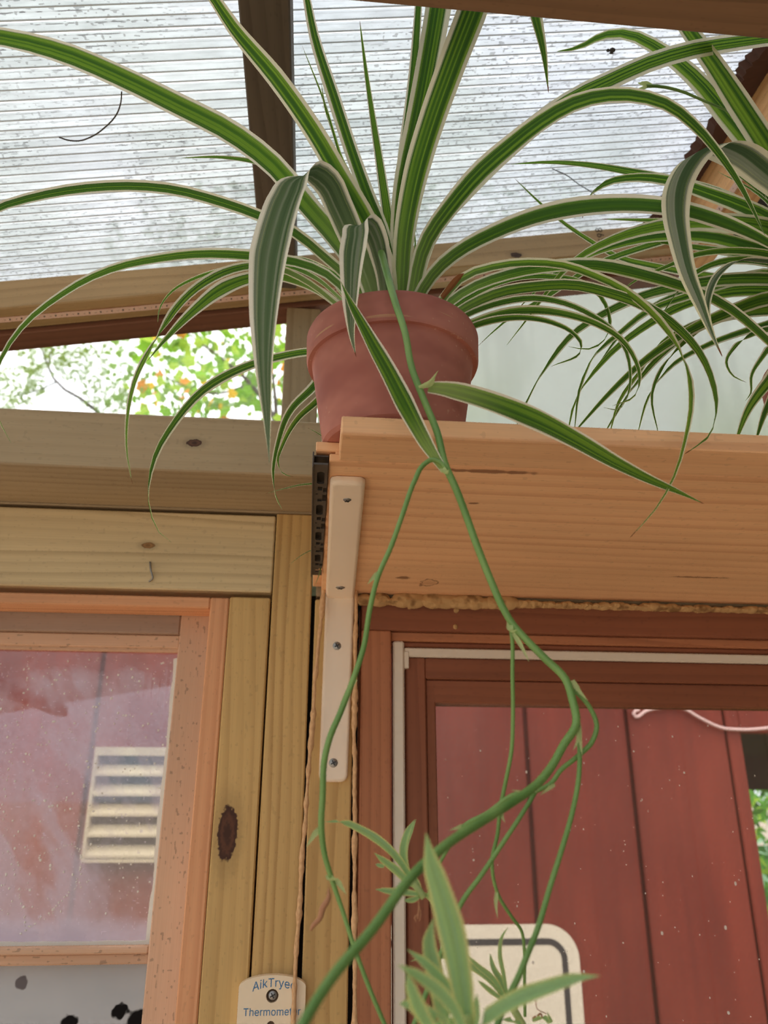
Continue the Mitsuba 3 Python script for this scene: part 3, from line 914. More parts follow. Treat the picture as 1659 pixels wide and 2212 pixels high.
def leaf(plant, pts, w, Ys, mat='leaf', part='leaf', label=None, **kw):
    P = depth_points(pts, Ys)
    prof = kw.get('prof')
    if part == 'leaf' and prof and prof[1][-1] > 0.25:       # a blade that leaves the frame goes on, droops and ends in a point
        P = [np.asarray(p) for p in P]
        L = sum(np.linalg.norm(b - a) for a, b in zip(P, P[1:]))
        d = P[-1] - P[-2]
        d /= np.linalg.norm(d)
        q1 = P[-1] + 0.10 * L * (d + np.array([0, -0.15, -0.45]))
        q2 = q1 + 0.13 * L * (d * [1, 1, 0.2] + np.array([0, -0.15, -0.75]))
        P = P + [q1, q2]
        kw['prof'] = ([x / 1.24 for x in prof[0]] + [1.0], list(prof[1]) + [0.0])
    m, uv = ribbon(rooted(plant, P, pts) if part == 'leaf' else P, w, **kw)
    return put(f'{plant}__{part}', ply(m, mat, smooth=True, uv=uv), label)


HERO = 'spider_plant'
say(HERO, 'variegated spider plant in the whole terracotta pot, with long trailing runners', 'spider plant')
FLAT = ([0, .1, .6, .85, 1], [.7, .85, 1, .75, .0])
LONG = ([0, .15, .5, .8, 1], [.6, .85, 1, .9, .6])
HL = [  # the blades, base first: (points, seen width, distances)
    ([(815, 650), (790, 605), (755, 557), (720, 512), (644, 425), (600, 370), (500, 290), (380, 228), (250, 165), (130, 115), (0, 82), (-120, 72)], 50, [.41, .405, .39, .38], dict(prof=LONG)),
    ([(838, 650), (829, 570), (787, 472), (736, 388), (677, 287), (597, 173), (503, 60), (440, -30)], 46, [.41, .40, .37, .35], dict(prof=LONG)),
    ([(850, 650), (838, 540), (829, 506), (795, 422), (761, 329), (719, 202), (681, 84), (655, -40)], 32, [.42, .41, .38, .35], dict(prof=LONG)),
    ([(855, 650), (848, 560), (837, 464), (825, 380), (808, 270), (791, 156), (777, 44)], 27, [.425, .42, .40, .37], {}),
    ([(815, 560), (790, 470), (770, 405), (736, 337), (721, 287), (702, 224), (652, 97)], 12, [.44, .43, .42, .40], {}),
    ([(735, 330), (718, 280), (703, 235), (694, 180)], 7, [.435, .42, .41], {}),
    ([(858, 650), (859, 464), (871, 337), (892, 169), (903, 21), (908, -70)], 25, [.43, .42, .38, .34], dict(prof=LONG)),
    ([(865, 650), (863, 485), (875, 380), (897, 274), (922, 148), (945, 21), (958, -70)], 56, [.42, .41, .37, .34], dict(prof=([0, .2, .5, 1], [.42, .6, .8, 1]))),
    ([(868, 650), (880, 485), (901, 380), (939, 253), (977, 148), (1023, 29), (1056, -60), (1092, -112), (1130, -60), (1155, 40), (1170, 99), (1185, 200)], 66, [.41, .395, .375, .352, .338, .330, .330, .332, .336, .345, .35, .355], dict(n=60, prof=([0, .15, .32, .6, .72, .87, 1], [.4, .6, .85, 1, .8, .36, .0]))),
    ([(846, 560), (845, 500), (848, 440), (848, 415)], 14, [.45, .45, .44], {}),
    ([(892, 650), (922, 527), (985, 435), (1040, 372), (1105, 315), (1165, 268), (1238, 226), (1318, 207), (1377, 209), (1437, 226), (1497, 270), (1556, 338), (1596, 397), (1628, 457), (1652, 508)], 44, [.40, .38, .35, .335, .33], {}),
    ([(885, 650), (930, 500), (1010, 405), (1090, 325), (1180, 248), (1258, 199), (1318, 171), (1397, 135), (1497, 105), (1596, 89), (1680, 80), (1780, 84)], 40, [.42, .41, .39, .37, .35], dict(prof=LONG)),
    ([(905, 645), (945, 585), (985, 550), (1070, 503), (1159, 469), (1278, 446), (1397, 444), (1477, 455), (1556, 479), (1659, 525), (1750, 590)], 42, [.40, .38, .37, .36], dict(prof=([0, .2, .5, .8, 1], [.45, .75, 1, .8, .2]))),
    ([(955, 650), (1000, 600), (1079, 574), (1159, 568), (1218, 574), (1278, 594), (1337, 621), (1377, 649), (1429, 701), (1468, 760), (1488, 820), (1492, 868), (1480, 947), (1457, 1026), (1417, 1098), (1361, 1161)], 20, [.41, .39, .36, .345, .34], dict(prof=([0, .2, .5, .7, 1], [1, 1, .9, .7, .05]))),
    ([(965, 660), (1010, 628), (1099, 594), (1190, 577), (1278, 573), (1397, 597), (1477, 621), (1556, 655), (1659, 737), (1720, 800)], 30, [.42, .40, .37, .36], dict(prof=([0, .3, .6, 1], [.6, .8, 1, .5]))),
    ([(965, 672), (1000, 649), (1060, 617), (1119, 600), (1190, 598), (1258, 611), (1294, 637), (1314, 677), (1316, 709), (1302, 737), (1270, 754), (1226, 748)], 17, [.43, .42, .42, .42], {}),
    ([(970, 690), (1000, 669), (1079, 633), (1159, 620), (1238, 617), (1318, 635), (1397, 665), (1457, 705), (1508, 760), (1536, 820), (1546, 876), (1532, 939), (1480, 980)], 25, [.41, .39, .37, .355, .35], dict(prof=([0, .3, .6, .8, 1], [.7, 1, .9, .5, .05]))),
    ([(975, 700), (1008, 681), (1079, 655), (1159, 645), (1218, 655), (1278, 681), (1318, 709), (1349, 752), (1361, 808), (1353, 860), (1337, 884), (1302, 880)], 17, [.41, .40, .39, .39], {}),
    ([(985, 715), (1024, 697), (1099, 675), (1159, 671), (1238, 683), (1298, 705), (1341, 733), (1369, 772), (1381, 812), (1369, 856), (1322, 877)], 21, [.405, .40, .385, .38], {}),
    ([(985, 722), (1028, 703), (1079, 690), (1139, 687), (1198, 699), (1234, 717), (1254, 741), (1254, 756), (1190, 792)], 17, [.40, .39, .39, .39], {}),
    # left side
    ([(790, 650), (740, 590), (700, 555), (640, 506), (557, 466), (464, 434), (380, 412), (295, 403), (211, 405), (84, 424), (0, 448), (-80, 490)], 26, [.41, .40, .39, .38], dict(prof=LONG)),
    ([(765, 655), (700, 590), (650, 570), (610, 562), (544, 554), (422, 550), (338, 560), (253, 578), (190, 603), (127, 641), (63, 691), (10, 761), (-15, 830), (-8, 890), (24, 957)], 25, [.42, .41, .39, .38, .38], {}),
    ([(745, 655), (680, 600), (620, 574), (544, 571), (485, 582), (422, 601), (371, 630), (346, 664), (340, 702)], 13, [.43, .43, .43, .43], {}),
    ([(730, 660), (668, 612), (600, 580), (544, 575), (506, 582), (443, 611), (401, 645), (359, 700), (321, 763), (291, 826), (276, 898), (274, 972), (286, 1046)], 21, [.41, .39, .37, .36, .36], {}),
    ([(740, 668), (690, 630), (640, 608), (600, 598), (544, 602), (485, 624), (422, 670), (359, 732), (318, 780)], 34, [.42, .41, .40, .40], dict(prof=([0, .3, .55, .8, 1], [.5, .6, 1, .5, .0]))),
    ([(760, 735), (700, 755), (658, 759), (591, 772), (506, 801), (422, 856), (371, 919), (333, 987), (319, 1056), (325, 1111), (346, 1153), (371, 1172)], 22, [.47, .45, .42, .41, .41], dict(prof=([0, .3, .6, .8, 1], [.6, .8, 1, .6, .0]))),
    ([(720, 780), (679, 835), (633, 881), (603, 951), (591, 1027), (598, 1077), (610, 1101)], 22, [.47, .46, .44, .43], {}),
    ([(725, 820), (688, 864), (646, 902), (612, 959), (601, 997), (612, 1023), (634, 1030)], 19, [.465, .46, .45, .44], {}),
    ([(745, 640), (700, 585), (650, 565), (612, 561), (560, 570)], 18, [.47, .48, .49], dict(prof=FLAT)),
    ([(780, 650), (735, 605), (690, 575), (655, 562)], 16, [.46, .46, .46], dict(prof=FLAT)),
    ([(720, 648), (690, 622), (672, 610)], 9, [.48, .48], {}),
    ([(745, 530), (700, 470), (660, 415), (620, 375), (560, 352), (480, 340), (390, 341)], 18, [.46, .47, .48, .48], {}),
    ([(880, 600), (897, 520), (893, 485), (905, 515)], 9, [.46, .47, .47], {}),
    # arching over the rim towards the camera
    ([(812, 650), (790, 580), (753, 498), (728, 443), (704, 398), (675, 378), (648, 386), (626, 425), (606, 480), (590, 545), (580, 620), (574, 700), (573, 800), (578, 900), (582, 1000)], 84, [.40, .392, .36, .335, .328], dict(b=0, hdir=(-.45, -1, 0), n=80, mat='sheen_leaf', prof=([0, .15, .3, .45, .6, .75, .9, 1], [.45, .55, .65, .95, 1, .7, .3, .0]))),
    ([(835, 650), (821, 557), (808, 512), (793, 487), (776, 487), (770, 512), (763, 560), (759, 620), (758, 680), (761, 730), (769, 770)], 52, [.39, .37, .355, .35, .35], dict(b=0, hdir=(-.35, -1, 0), n=70, mat='sheen_leaf', prof=([0, .25, .4, .6, .8, 1], [.5, .6, .95, 1, .6, .0]))),
    # low wisps by the pot foot and behind the shelf
    ([(705, 950), (690, 938), (664, 924)], 11, [.44, .43], {}), ([(702, 945), (693, 936), (683, 929)], 8, [.45, .45], {}),
    ([(690, 1043), (650, 1047), (612, 1056), (572, 1067)], 10, [.62, .60, .58], {}), ([(690, 1180), (650, 1200), (625, 1220)], 9, [.66, .64], {}), ([(694, 1218), (690, 1240), (680, 1264)], 14, [.62, .61], {}),
]
for k, (pts, w, Ys, kw) in enumerate(HL):
    leaf(HERO, pts, w, Ys, **kw)
leaf(HERO, [(958, 1016), (922, 963), (880, 887), (837, 803), (795, 727), (753, 647), (736, 608)], 44, [.332, .335, .338], b=.7, rim=.78, prof=([0, .15, .35, .6, .85, 1], [.35, .75, 1, .8, .4, .0]))
leaf(HERO, [(925, 838), (950, 840), (1000, 850), (1060, 868), (1150, 905), (1250, 955), (1330, 1000), (1400, 1035), (1470, 1065), (1520, 1088)], 48, [.335, .335, .338, .345], b=.7, rim=.78, prof=([0, .1, .35, .6, .85, 1], [.5, .85, 1, .75, .35, .0]))
put(HERO + '__dried_leaf', ply(ribbon(depth_points([(955, 644), (977, 617), (992, 600), (1003, 590)], [.40, .40]), 14, prof=FLAT)[0], 'dead_leaf'), 'small dried brown leaf at the pot rim')


def stem(pts, Ys, wpx, parent=HERO, n=None, name='runner'):
    P = np.array(depth_points(pts, Ys))
    ws = np.interp(np.linspace(0, 1, len(P)), np.linspace(0, 1, len(wpx)), wpx)
    r = ws / 2 * (P @ fwd) / F
    return put(f'{parent}__{name}', ply(tube(P, r, 10, n or 8 * len(P)), 'stem', smooth=True))


main = stem([(846, 700), (826, 575), (822, 546), (824, 548), (838, 599), (854, 654), (875, 719), (892, 803), (905, 837), (922, 879), (943, 930), (964, 1010), (985, 1056), (1006, 1111), (1027, 1170), (1057, 1246), (1088, 1316), (1105, 1345), (1140, 1385), (1180, 1425),
             (1222, 1468), (1236, 1510), (1245, 1560), (1217, 1610), (1190, 1658), (1160, 1694), (1110, 1730), (1050, 1768), (960, 1828), (900, 1882), (800, 2013), (715, 2115), (655, 2212), (632, 2260)],
            [.42, .405, .385, .372, .356, .345, .338, .336, .335, .335, .334, .333, .333, .334, .334, .335, .335, .335, .334, .333, .332, .331, .330, .327, .323, .318, .31, .30, .285, .275, .253, .238, .225, .22],
            [16, 17, 16, 15, 15, 16, 16, 16, 16, 17, 18, 18, 20, 21, 24, 26], n=200)
stem([(966, 1017), (950, 998), (935, 993), (915, 1004), (895, 1040), (870, 1110), (845, 1180), (815, 1250), (800, 1310), (785, 1400), (762, 1470), (735, 1540), (712, 1595), (701, 1640), (697, 1720), (694, 1780), (700, 1840), (716, 1897), (738, 1962), (770, 2060), (800, 2140), (834, 2220)],
     [.332, .33, .34, .35, .35], [9, 11, 11, 12, 14, 14, 10, 10])
stem([(1103, 1348), (1107, 1390), (1107, 1450), (1108, 1550), (1105, 1620), (1092, 1690), (1080, 1750), (1075, 1800), (1063, 1860), (1064, 1885), (1075, 1930), (1105, 1980), (1126, 2010), (1133, 2060), (1133, 2120), (1134, 2195)], [.336, .35, .37, .39], [9, 9, 9, 8, 7, 7])
stem([(1238, 1490), (1255, 1505), (1275, 1530), (1289, 1570), (1280, 1600), (1245, 1636), (1210, 1665), (1192, 1690), (1165, 1706), (1110, 1716), (1050, 1757), (1004, 1782), (975, 1822), (945, 1875), (925, 1935)], [.333, .335, .34, .36], [9, 11, 10, 8, 7])
stem([(1247, 1565), (1252, 1620), (1250, 1680), (1235, 1760), (1215, 1830), (1190, 1910), (1160, 2010), (1140, 2060), (1120, 2110), (1095, 2160), (1070, 2225), (1040, 2275), (1004, 2290)], [.333, .332, .331, .330, .328, .325, .320, .315, .311, .306, .30, .275, .252], [10, 12, 14, 15])
stem([(1160, 1705), (1145, 1730), (1120, 1770), (1080, 1830), (1040, 1890), (1000, 1945), (960, 2040), (930, 2120), (890, 2225)], [.33, .335, .34, .34], [9, 10, 11, 11])
for pts, w, Y in ((((905, 838), (925, 830), (947, 800)), 12, .333), (((910, 836), (935, 828), (940, 815)), 10, .334), (((955, 1012), (962, 1024), (970, 1014)), 16, .331), (((820, 1236), (808, 1247), (793, 1263)), 11, .342), (((768, 1468), (748, 1500), (732, 1528)), 12, .349),
                  (((1100, 1345), (1104, 1366), (1118, 1360)), 15, .335), (((1108, 1368), (1125, 1395), (1143, 1430)), 11, .335), (((1236, 1470), (1248, 1490), (1270, 1514)), 12, .333), (((1250, 1560), (1252, 1590), (1258, 1634)), 11, .331),
                  (((1249, 1565), (1248, 1600), (1237, 1622)), 10, .331), (((1168, 1692), (1150, 1712), (1104, 1706)), 13, .33), (((1198, 1695), (1180, 1708), (1166, 1718)), 9, .335), (((1004, 1783), (990, 1788), (970, 1794)), 9, .345),
                  (((690, 1790), (676, 1808), (662, 1830)), 13, .349), (((708, 1890), (716, 1902), (730, 1898)), 15, .35), (((726, 1900), (736, 1915), (748, 1932)), 12, .35), (((1084, 1755), (1086, 1768), (1092, 1778)), 7, .36), (((1073, 1925), (1071, 1950), (1075, 1985)), 9, .37)):
    leaf(HERO, pts, w, [Y, Y - 0.004], mat='bract', part='bract', b=.8, prof=([0, .3, .7, 1], [.7, 1, .5, 0]), n=10, keel=.3)

# plantlets on the runners
BLADE = ([0, .2, .5, .8, 1], [.5, .8, 1, .7, .0])


def plantlet(crown, leaves, roots=(), cw=10):
    k = numbered(HERO + '__plantlet')
    P = depth_points([c[:2] for c in crown], [crown[0][2], crown[-1][2]])
    r = [cw / 2 * (p @ fwd) / F for p in P]
    scene[k] = ply(tube(P, r, 9, 8), 'bract', smooth=True)
    for pts, w, Ys in leaves:
        m, uv = ribbon(depth_points(pts, Ys), w, b=.7, prof=BLADE, n=20)
        put(k + '__leaf', ply(m, 'young_leaf', smooth=True, uv=uv))
    for pts, w, Y in roots:
        P = np.array(depth_points(pts, [Y, Y]))
        put(k + '__root', ply(tube(P, w / 2 * (P @ fwd) / F, 6, 16), 'dead_root', smooth=True))


plantlet([(882, 1890, .37), (916, 1939, .37)], [
    ([(890, 1905), (872, 1873), (841, 1836), (789, 1798), (738, 1777), (700, 1775)], 19, [.37, .365, .36]), ([(890, 1905), (875, 1870), (871, 1836), (880, 1798), (896, 1770)], 17, [.37, .375]), ([(892, 1905), (878, 1868), (876, 1830), (886, 1800), (899, 1769)], 12, [.375, .385]),
    ([(895, 1915), (885, 1908), (851, 1877), (824, 1856), (808, 1842)], 18, [.37, .36]), ([(830, 1872), (820, 1870), (811, 1867)], 9, [.37, .37]), ([(905, 1932), (872, 1928), (841, 1926), (810, 1921)], 16, [.37, .36]), ([(905, 1938), (890, 1945), (872, 1946)], 12, [.37, .36]),
    ([(910, 1930), (898, 1905), (888, 1885)], 14, [.37, .37]), ([(915, 1930), (930, 1942), (947, 1973), (955, 1990)], 13, [.37, .375])],
    [([(904, 1940), (905, 1960), (902, 1985)], 4, .37), ([(905, 1955), (909, 1975), (906, 1990)], 3, .37), ([(903, 1975), (896, 1982), (899, 1991)], 3, .37)], 15)
plantlet([(1000, 2190, .25), (1005, 2290, .25)], [
    ([(1009, 2230), (1000, 2160), (990, 2095), (975, 2020), (954, 1942), (930, 1860), (920, 1798)], 62, [.25, .245, .24]), ([(965, 2230), (950, 2165), (937, 2097), (926, 2035), (936, 1983)], 40, [.27, .275]),
    ([(1005, 2240), (978, 2159), (927, 2090), (879, 2050)], 27, [.265, .27]), ([(1005, 2240), (985, 2190), (950, 2145), (905, 2110), (858, 2083)], 30, [.245, .235]), ([(940, 2240), (912, 2195), (892, 2150), (879, 2102)], 34, [.24, .235]),
    ([(910, 2200), (885, 2172), (862, 2168)], 22, [.25, .25]), ([(1015, 2250), (1060, 2195), (1115, 2160), (1185, 2133), (1250, 2113), (1297, 2108)], 34, [.25, .24, .235]), ([(1012, 2240), (1014, 2185), (1010, 2130)], 30, [.26, .26]), ([(1025, 2240), (1030, 2190), (1030, 2145)], 16, [.28, .28]),
    ([(985, 2230), (965, 2190), (945, 2180)], 26, [.26, .26]), ([(960, 2240), (930, 2190), (900, 2170)], 24, [.25, .25])], (), 40)
plantlet([(1092, 2150, .38), (1130, 2215, .38)], [
    ([(1096, 2155), (1088, 2105), (1080, 2060), (1084, 2025), (1098, 2002)], 10, [.38, .375]), ([(1095, 2155), (1082, 2120), (1065, 2090), (1058, 2058)], 13, [.38, .38]), ([(1093, 2158), (1065, 2115), (1030, 2085), (1006, 2060)], 12, [.38, .37]),
    ([(1092, 2160), (1060, 2120), (1010, 2085), (960, 2066), (915, 2068), (886, 2077)], 15, [.38, .375, .37]), ([(1090, 2163), (1062, 2143), (1031, 2117)], 11, [.38, .37]), ([(1115, 2185), (1118, 2150), (1130, 2142), (1145, 2150)], 14, [.38, .37]),
    ([(1130, 2215), (1110, 2205), (1085, 2203)], 11, [.38, .37]), ([(1150, 2205), (1178, 2200), (1189, 2210), (1182, 2185)], 10, [.38, .37])],
    [([(1157, 2160), (1160, 2178), (1180, 2190)], 2, .38), ([(1160, 2195), (1168, 2190), (1172, 2200)], 4, .38), ([(1150, 2200), (1157, 2195), (1152, 2203)], 3, .38)], 16)
P = depth_points([(710, 1918), (709, 1942), (698, 1960), (690, 1985), (676, 2000), (671, 2010)], [.35, .35])
put(HERO + '__dried_shoot', ply(tube(P, np.array([1, 5, 6, 5, 4, 2]) / F * .36 , 8, 30), 'dead_root', smooth=True), 'shrivelled brown shoot hanging from the runner')

SECOND = 'spider_plant_001'
say(SECOND, 'second variegated spider plant, its pot beyond the right edge of the photo', 'spider plant')
SL = [
    ([(1790, 560), (1740, 480), (1659, 352), (1576, 254), (1497, 162), (1417, 100), (1369, 76), (1330, 70), (1286, 82), (1246, 103), (1203, 111)], 48, [.43, .42, .40, .39], {}),
    ([(1790, 560), (1735, 460), (1659, 320), (1596, 222), (1536, 130), (1492, 70), (1440, 0)], 44, [.42, .40, .38, .36], dict(prof=LONG)),
    ([(1800, 560), (1740, 440), (1659, 375), (1596, 328), (1548, 313), (1512, 325), (1480, 360), (1462, 405), (1459, 455), (1468, 516), (1488, 596), (1512, 655), (1536, 717), (1560, 770)], 62, [.41, .39, .365, .35, .345], dict(b=0, hdir=(-.5, -.9, 0), n=80, mat='sheen_leaf', prof=([0, .2, .4, .5, .7, .9, 1], [.8, 1.1, .9, 1, .85, .4, .0]))),
    ([(1800, 580), (1720, 510), (1659, 470), (1516, 411), (1437, 387), (1357, 383), (1310, 393), (1278, 415), (1262, 445), (1258, 472)], 34, [.43, .42, .41, .40], {}),
    ([(1780, 560), (1680, 490), (1560, 420), (1437, 385), (1357, 369), (1278, 356), (1179, 350), (1103, 355)], 26, [.44, .44, .43, .43], {}),
    ([(1760, 625), (1560, 600), (1420, 575), (1330, 552), (1278, 521), (1222, 484), (1179, 449), (1111, 385)], 18, [.47, .48, .48, .48], {}),
    ([(1790, 570), (1680, 500), (1556, 478), (1437, 484), (1318, 518), (1246, 558), (1215, 586), (1179, 632), (1147, 677), (1095, 745)], 38, [.43, .42, .41, .40], dict(prof=([0, .2, .4, .7, 1], [.8, 1, 1, .45, .0]))),
    ([(1790, 575), (1659, 545), (1540, 512), (1437, 508), (1318, 532), (1198, 590), (1171, 614), (1119, 667)], 28, [.44, .43, .43, .43], {}),
    ([(1790, 560), (1640, 480), (1516, 498), (1400, 530), (1298, 566), (1180, 640), (1087, 697), (1032, 748)], 13, [.46, .46, .46, .46], dict(prof=FLAT)),
    ([(1790, 565), (1700, 520), (1600, 490), (1500, 478), (1400, 475), (1300, 473)], 24, [.45, .45, .45], {}),
    ([(1800, 590), (1700, 560), (1590, 545), (1480, 530), (1380, 515)], 30, [.46, .46, .46], {}),
    ([(1790, 600), (1659, 548), (1560, 541), (1500, 550), (1440, 575), (1370, 607), (1330, 640)], 18, [.42, .42, .41], {}),
    ([(1790, 620), (1700, 575), (1620, 560), (1556, 565), (1500, 590), (1455, 640), (1430, 680)], 22, [.43, .43, .42], {}),
    # falling over the shelf behind its front edge
    ([(1800, 640), (1700, 605), (1600, 600), (1470, 617), (1397, 635), (1318, 669), (1238, 719), (1179, 790), (1139, 862), (1110, 935)], 24, [.43, .43, .42, .415], {}),
    ([(1800, 640), (1659, 590), (1560, 612), (1488, 637), (1397, 672), (1337, 719), (1286, 762), (1254, 830), (1240, 940)], 20, [.44, .44, .43, .425], {}),
    ([(1800, 660), (1680, 640), (1556, 680), (1457, 731), (1377, 790), (1318, 846), (1230, 945)], 26, [.42, .42, .415, .41], {}),
    ([(1800, 680), (1659, 668), (1556, 684), (1477, 711), (1417, 750), (1377, 806), (1337, 866), (1315, 945)], 22, [.44, .43, .425, .42], {}),
    ([(1800, 700), (1700, 690), (1620, 711), (1516, 750), (1449, 790), (1405, 846), (1375, 945)], 16, [.45, .445, .44], {}),
    ([(1700, 650), (1600, 660), (1540, 690), (1477, 742), (1425, 806), (1409, 850), (1424, 945)], 16, [.43, .42, .415], {}),
    ([(1800, 620), (1720, 575), (1659, 567), (1596, 565), (1556, 590), (1536, 623), (1528, 670), (1544, 730), (1560, 768)], 26, [.40, .38, .365, .36], dict(b=0, hdir=(-.5, -.9, 0), n=60, mat='sheen_leaf', prof=([0, .2, .5, .8, 1], [.8, 1, 1, .6, .0]))),
    ([(1700, 712), (1660, 712), (1628, 722), (1588, 750), (1570, 788), (1584, 812), (1612, 826)], 14, [.40, .39, .385], {}),
    ([(1680, 740), (1643, 778), (1623, 814), (1621, 852), (1610, 866)], 15, [.38, .375, .375], {}),
    ([(1740, 760), (1659, 830), (1620, 882), (1585, 965)], 28, [.40, .39, .385], {}), ([(1740, 780), (1659, 880), (1630, 960)], 22, [.40, .39], {}),
    ([(1800, 650), (1680, 610), (1590, 604), (1500, 625), (1420, 655), (1350, 710), (1290, 790)], 22, [.46, .46, .45], {}),
    ([(1800, 660), (1680, 628), (1580, 628), (1480, 655), (1390, 705), (1310, 770), (1240, 870), (1225, 945)], 22, [.45, .45, .44, .43], {}),
    ([(1800, 670), (1700, 650), (1620, 655), (1530, 690), (1450, 745), (1370, 830), (1300, 945)], 22, [.43, .43, .425], {}),
    ([(1800, 560), (1740, 530), (1659, 430), (1610, 390), (1550, 350)], 16, [.46, .46, .46], {}),
    ([(1740, 540), (1690, 470), (1640, 420), (1551, 371)], 14, [.45, .44, .44], {}),
    ([(1790, 570), (1720, 500), (1659, 440), (1640, 400)], 22, [.46, .46, .46], {}),
]
for pts, w, Ys, kw in SL:
    leaf(SECOND, pts, w * (1.0 if 'mat' in kw else 1.22), Ys, **kw)
stem([(1800, 620), (1720, 400), (1640, 300), (1580, 245), (1516, 216), (1477, 199), (1417, 186), (1397, 186)], [.42, .40], [5, 4, 6, 7], SECOND, 30, 'flower_stalk')
for pts in (((1400, 186), (1390, 190), (1380, 191)), ((1405, 184), (1392, 182), (1378, 179)), ((1408, 184), (1398, 180), (1385, 177))):
    leaf(SECOND, pts, 8, [.40, .40], mat='bract', part='bud', b=.8, n=8, prof=([0, .5, 1], [.6, 1, .2]))

# small dry twig caught on the roof sheet
P = []
for px, py in ((263, 196), (262, 215), (252, 245), (228, 272), (200, 292), (170, 302), (145, 300), (128, 294)):
    d = at(px, py, 1.0)
    t = RZ - SLOPE * RX
    P.append(d * (t / (d[2] - SLOPE * d[0])) - [0, 0, 0.0012])
put('dry_twig', ply(tube(P, 0.0006, 6, 40), 'twig', smooth=True), 'thin dark curved twig lying against the roof sheet at upper left', 'twig')

def on_roof(px, py, drop=0.001):
    d = at(px, py, 1.0)
    return d * ((RZ - SLOPE * RX) / (d[2] - SLOPE * d[0])) - [0, 0, drop]


put('fine_thread', ply(tube([on_roof(*q) for q in ((1193, 363), (1225, 378), (1252, 398), (1275, 412), (1294, 426))], 0.0005, 5, 24), 'twig', smooth=True), 'fine dark thread stuck to the roof sheet left of the second plant', 'thread')
q = on_roof(1322, 103, 0.003)
b = join([ball.copy().apply_scale([0.0028, 0.0022, 0.0018]).apply_translation(q), ball.copy().apply_scale([0.0016, 0.0014, 0.0013]).apply_translation(q + [-0.0034, 0.001, 0.0006]), ball.copy().apply_scale([0.0022, 0.0008, 0.0007]).apply_translation(q + [0.0005, 0.0035, 0.0008])])
put('debris_crumb', ply(b, 'twig', smooth=True), 'small dark crumb of debris on the roof sheet near the crossbeam', 'debris')

# ------------------------------------------------------------------ outside: red barn, sign, trees
say('red_barn', 'red board-sided barn seen through both windows', 'barn')
BY, PW = 2.1, 0.2823
for k in range(-10, 7):
    x1 = 1.1805 - 0.0385 - PW * (3 - k) + PW
    if x1 > 1.19:
        continue
    board_m = join([hullbox((x1 - PW + 0.006, BY, -1.9), (x1 - 0.006, BY + 0.02, 0.80), 0.003)])
    put('red_barn__board', ply(board_m, 'red_siding'))
put('red_barn__corner_board', ply(hullbox((1.142, BY - 0.002, -1.9), (1.1805, BY + 0.06, 0.30), 0.003), 'red_siding'))
put('red_barn__backing', ply(hullbox((-2.2, BY + 0.021, -1.9), (1.15, BY + 0.05, 0.80)), 'red_siding'))
put('red_barn__fascia', ply(hullbox((1.1807, BY, 0.185), (3.4, BY + 0.03, 0.80), 0.003), 'red_siding'))
put('red_barn__porch_ceiling', ply(hullbox((1.1807, BY + 0.031, 0.185), (3.4, 4.6, 0.22)), 'carport_dark'))
put('red_barn__porch_beam', ply(hullbox((1.1807, 3.2, 0.06), (3.6, 3.3, 0.186)), 'carport_dark'))
rf = trimesh.Trimesh(np.array([[-2.5, 1.95, 0.78], [3.6, 1.95, 0.78], [3.6, 4.4, 1.25], [-2.5, 4.4, 1.25], [-2.5, 1.95, 0.82], [3.6, 1.95, 0.82], [3.6, 4.4, 1.29], [-2.5, 4.4, 1.29]]),
                     np.array([[0, 2, 1], [0, 3, 2], [4, 5, 6], [4, 6, 7], [0, 1, 5], [0, 5, 4], [1, 2, 6], [1, 6, 5], [2, 3, 7], [2, 7, 6], [3, 0, 4], [3, 4, 7]]))
put('red_barn__roof', ply(rf, 'roofing'))
vx0, vx1, vz0, vz1 = -0.535, -0.27, -0.134, 0.131
fr = extr(sbox(vx0, vz0, vx1, vz1).difference(sbox(vx0 + 0.008, vz0 + 0.008, vx1 - 0.012, vz1 - 0.02)), 0.03, y0=BY - 0.031)
kv = put('red_barn__vent', ply(fr, 'tan_plastic'), 'tan louvred vent on the wall')
put(kv + '__back', ply(hullbox((vx0 + 0.005, BY - 0.006, vz0 + 0.005), (vx1 - 0.005, BY - 0.001, vz1 - 0.005)), 'dark_tan'))
for k in range(5):
    z = vz0 + 0.010 + 0.0465 * k
    V = np.array([[x, y, zz] for x in (vx0 + 0.006, vx1 - 0.010) for y, zz in ((BY - 0.030, z), (BY - 0.030, z + 0.006), (BY - 0.008, z + 0.028), (BY - 0.008, z + 0.024))])
    put(kv + '__slat', ply(trimesh.convex.convex_hull(V), 'tan_plastic'))
sg = sbox(0.10, -0.95, 0.6735, -0.277).buffer(-0.078).buffer(0.078, 24)
inn = sg.buffer(-0.030)
say('metal_sign', 'white round-cornered sign with a black border line on the red barn wall', 'sign')
put('metal_sign__plate', ply(extr(sg, 0.006, y0=BY - 0.012), 'sign_white'))
put('metal_sign__border_line', ply(extr(inn.difference(inn.buffer(-0.014)), 0.0012, y0=BY - 0.0133), 'sign_black'), 'black border line')
P = [at(x, y, BY - 0.012) for x, y in ((1380, 1533), (1368, 1540), (1372, 1548), (1395, 1536), (1440, 1528), (1475, 1530), (1510, 1550), (1562, 1573), (1600, 1576), (1700, 1568), (1800, 1560))]
put('cable', ply(tube(P, 0.0045, 8, 60), 'cord_pink', smooth=True), 'pale cord looped along the top of the red barn wall', 'cord')

put('ground', ply(hullbox((-30, 0.85, -2.0), (30, 40, -1.9)), 'bush_dark'), 'dark green ground between the greenhouse and the trees', kind='structure')


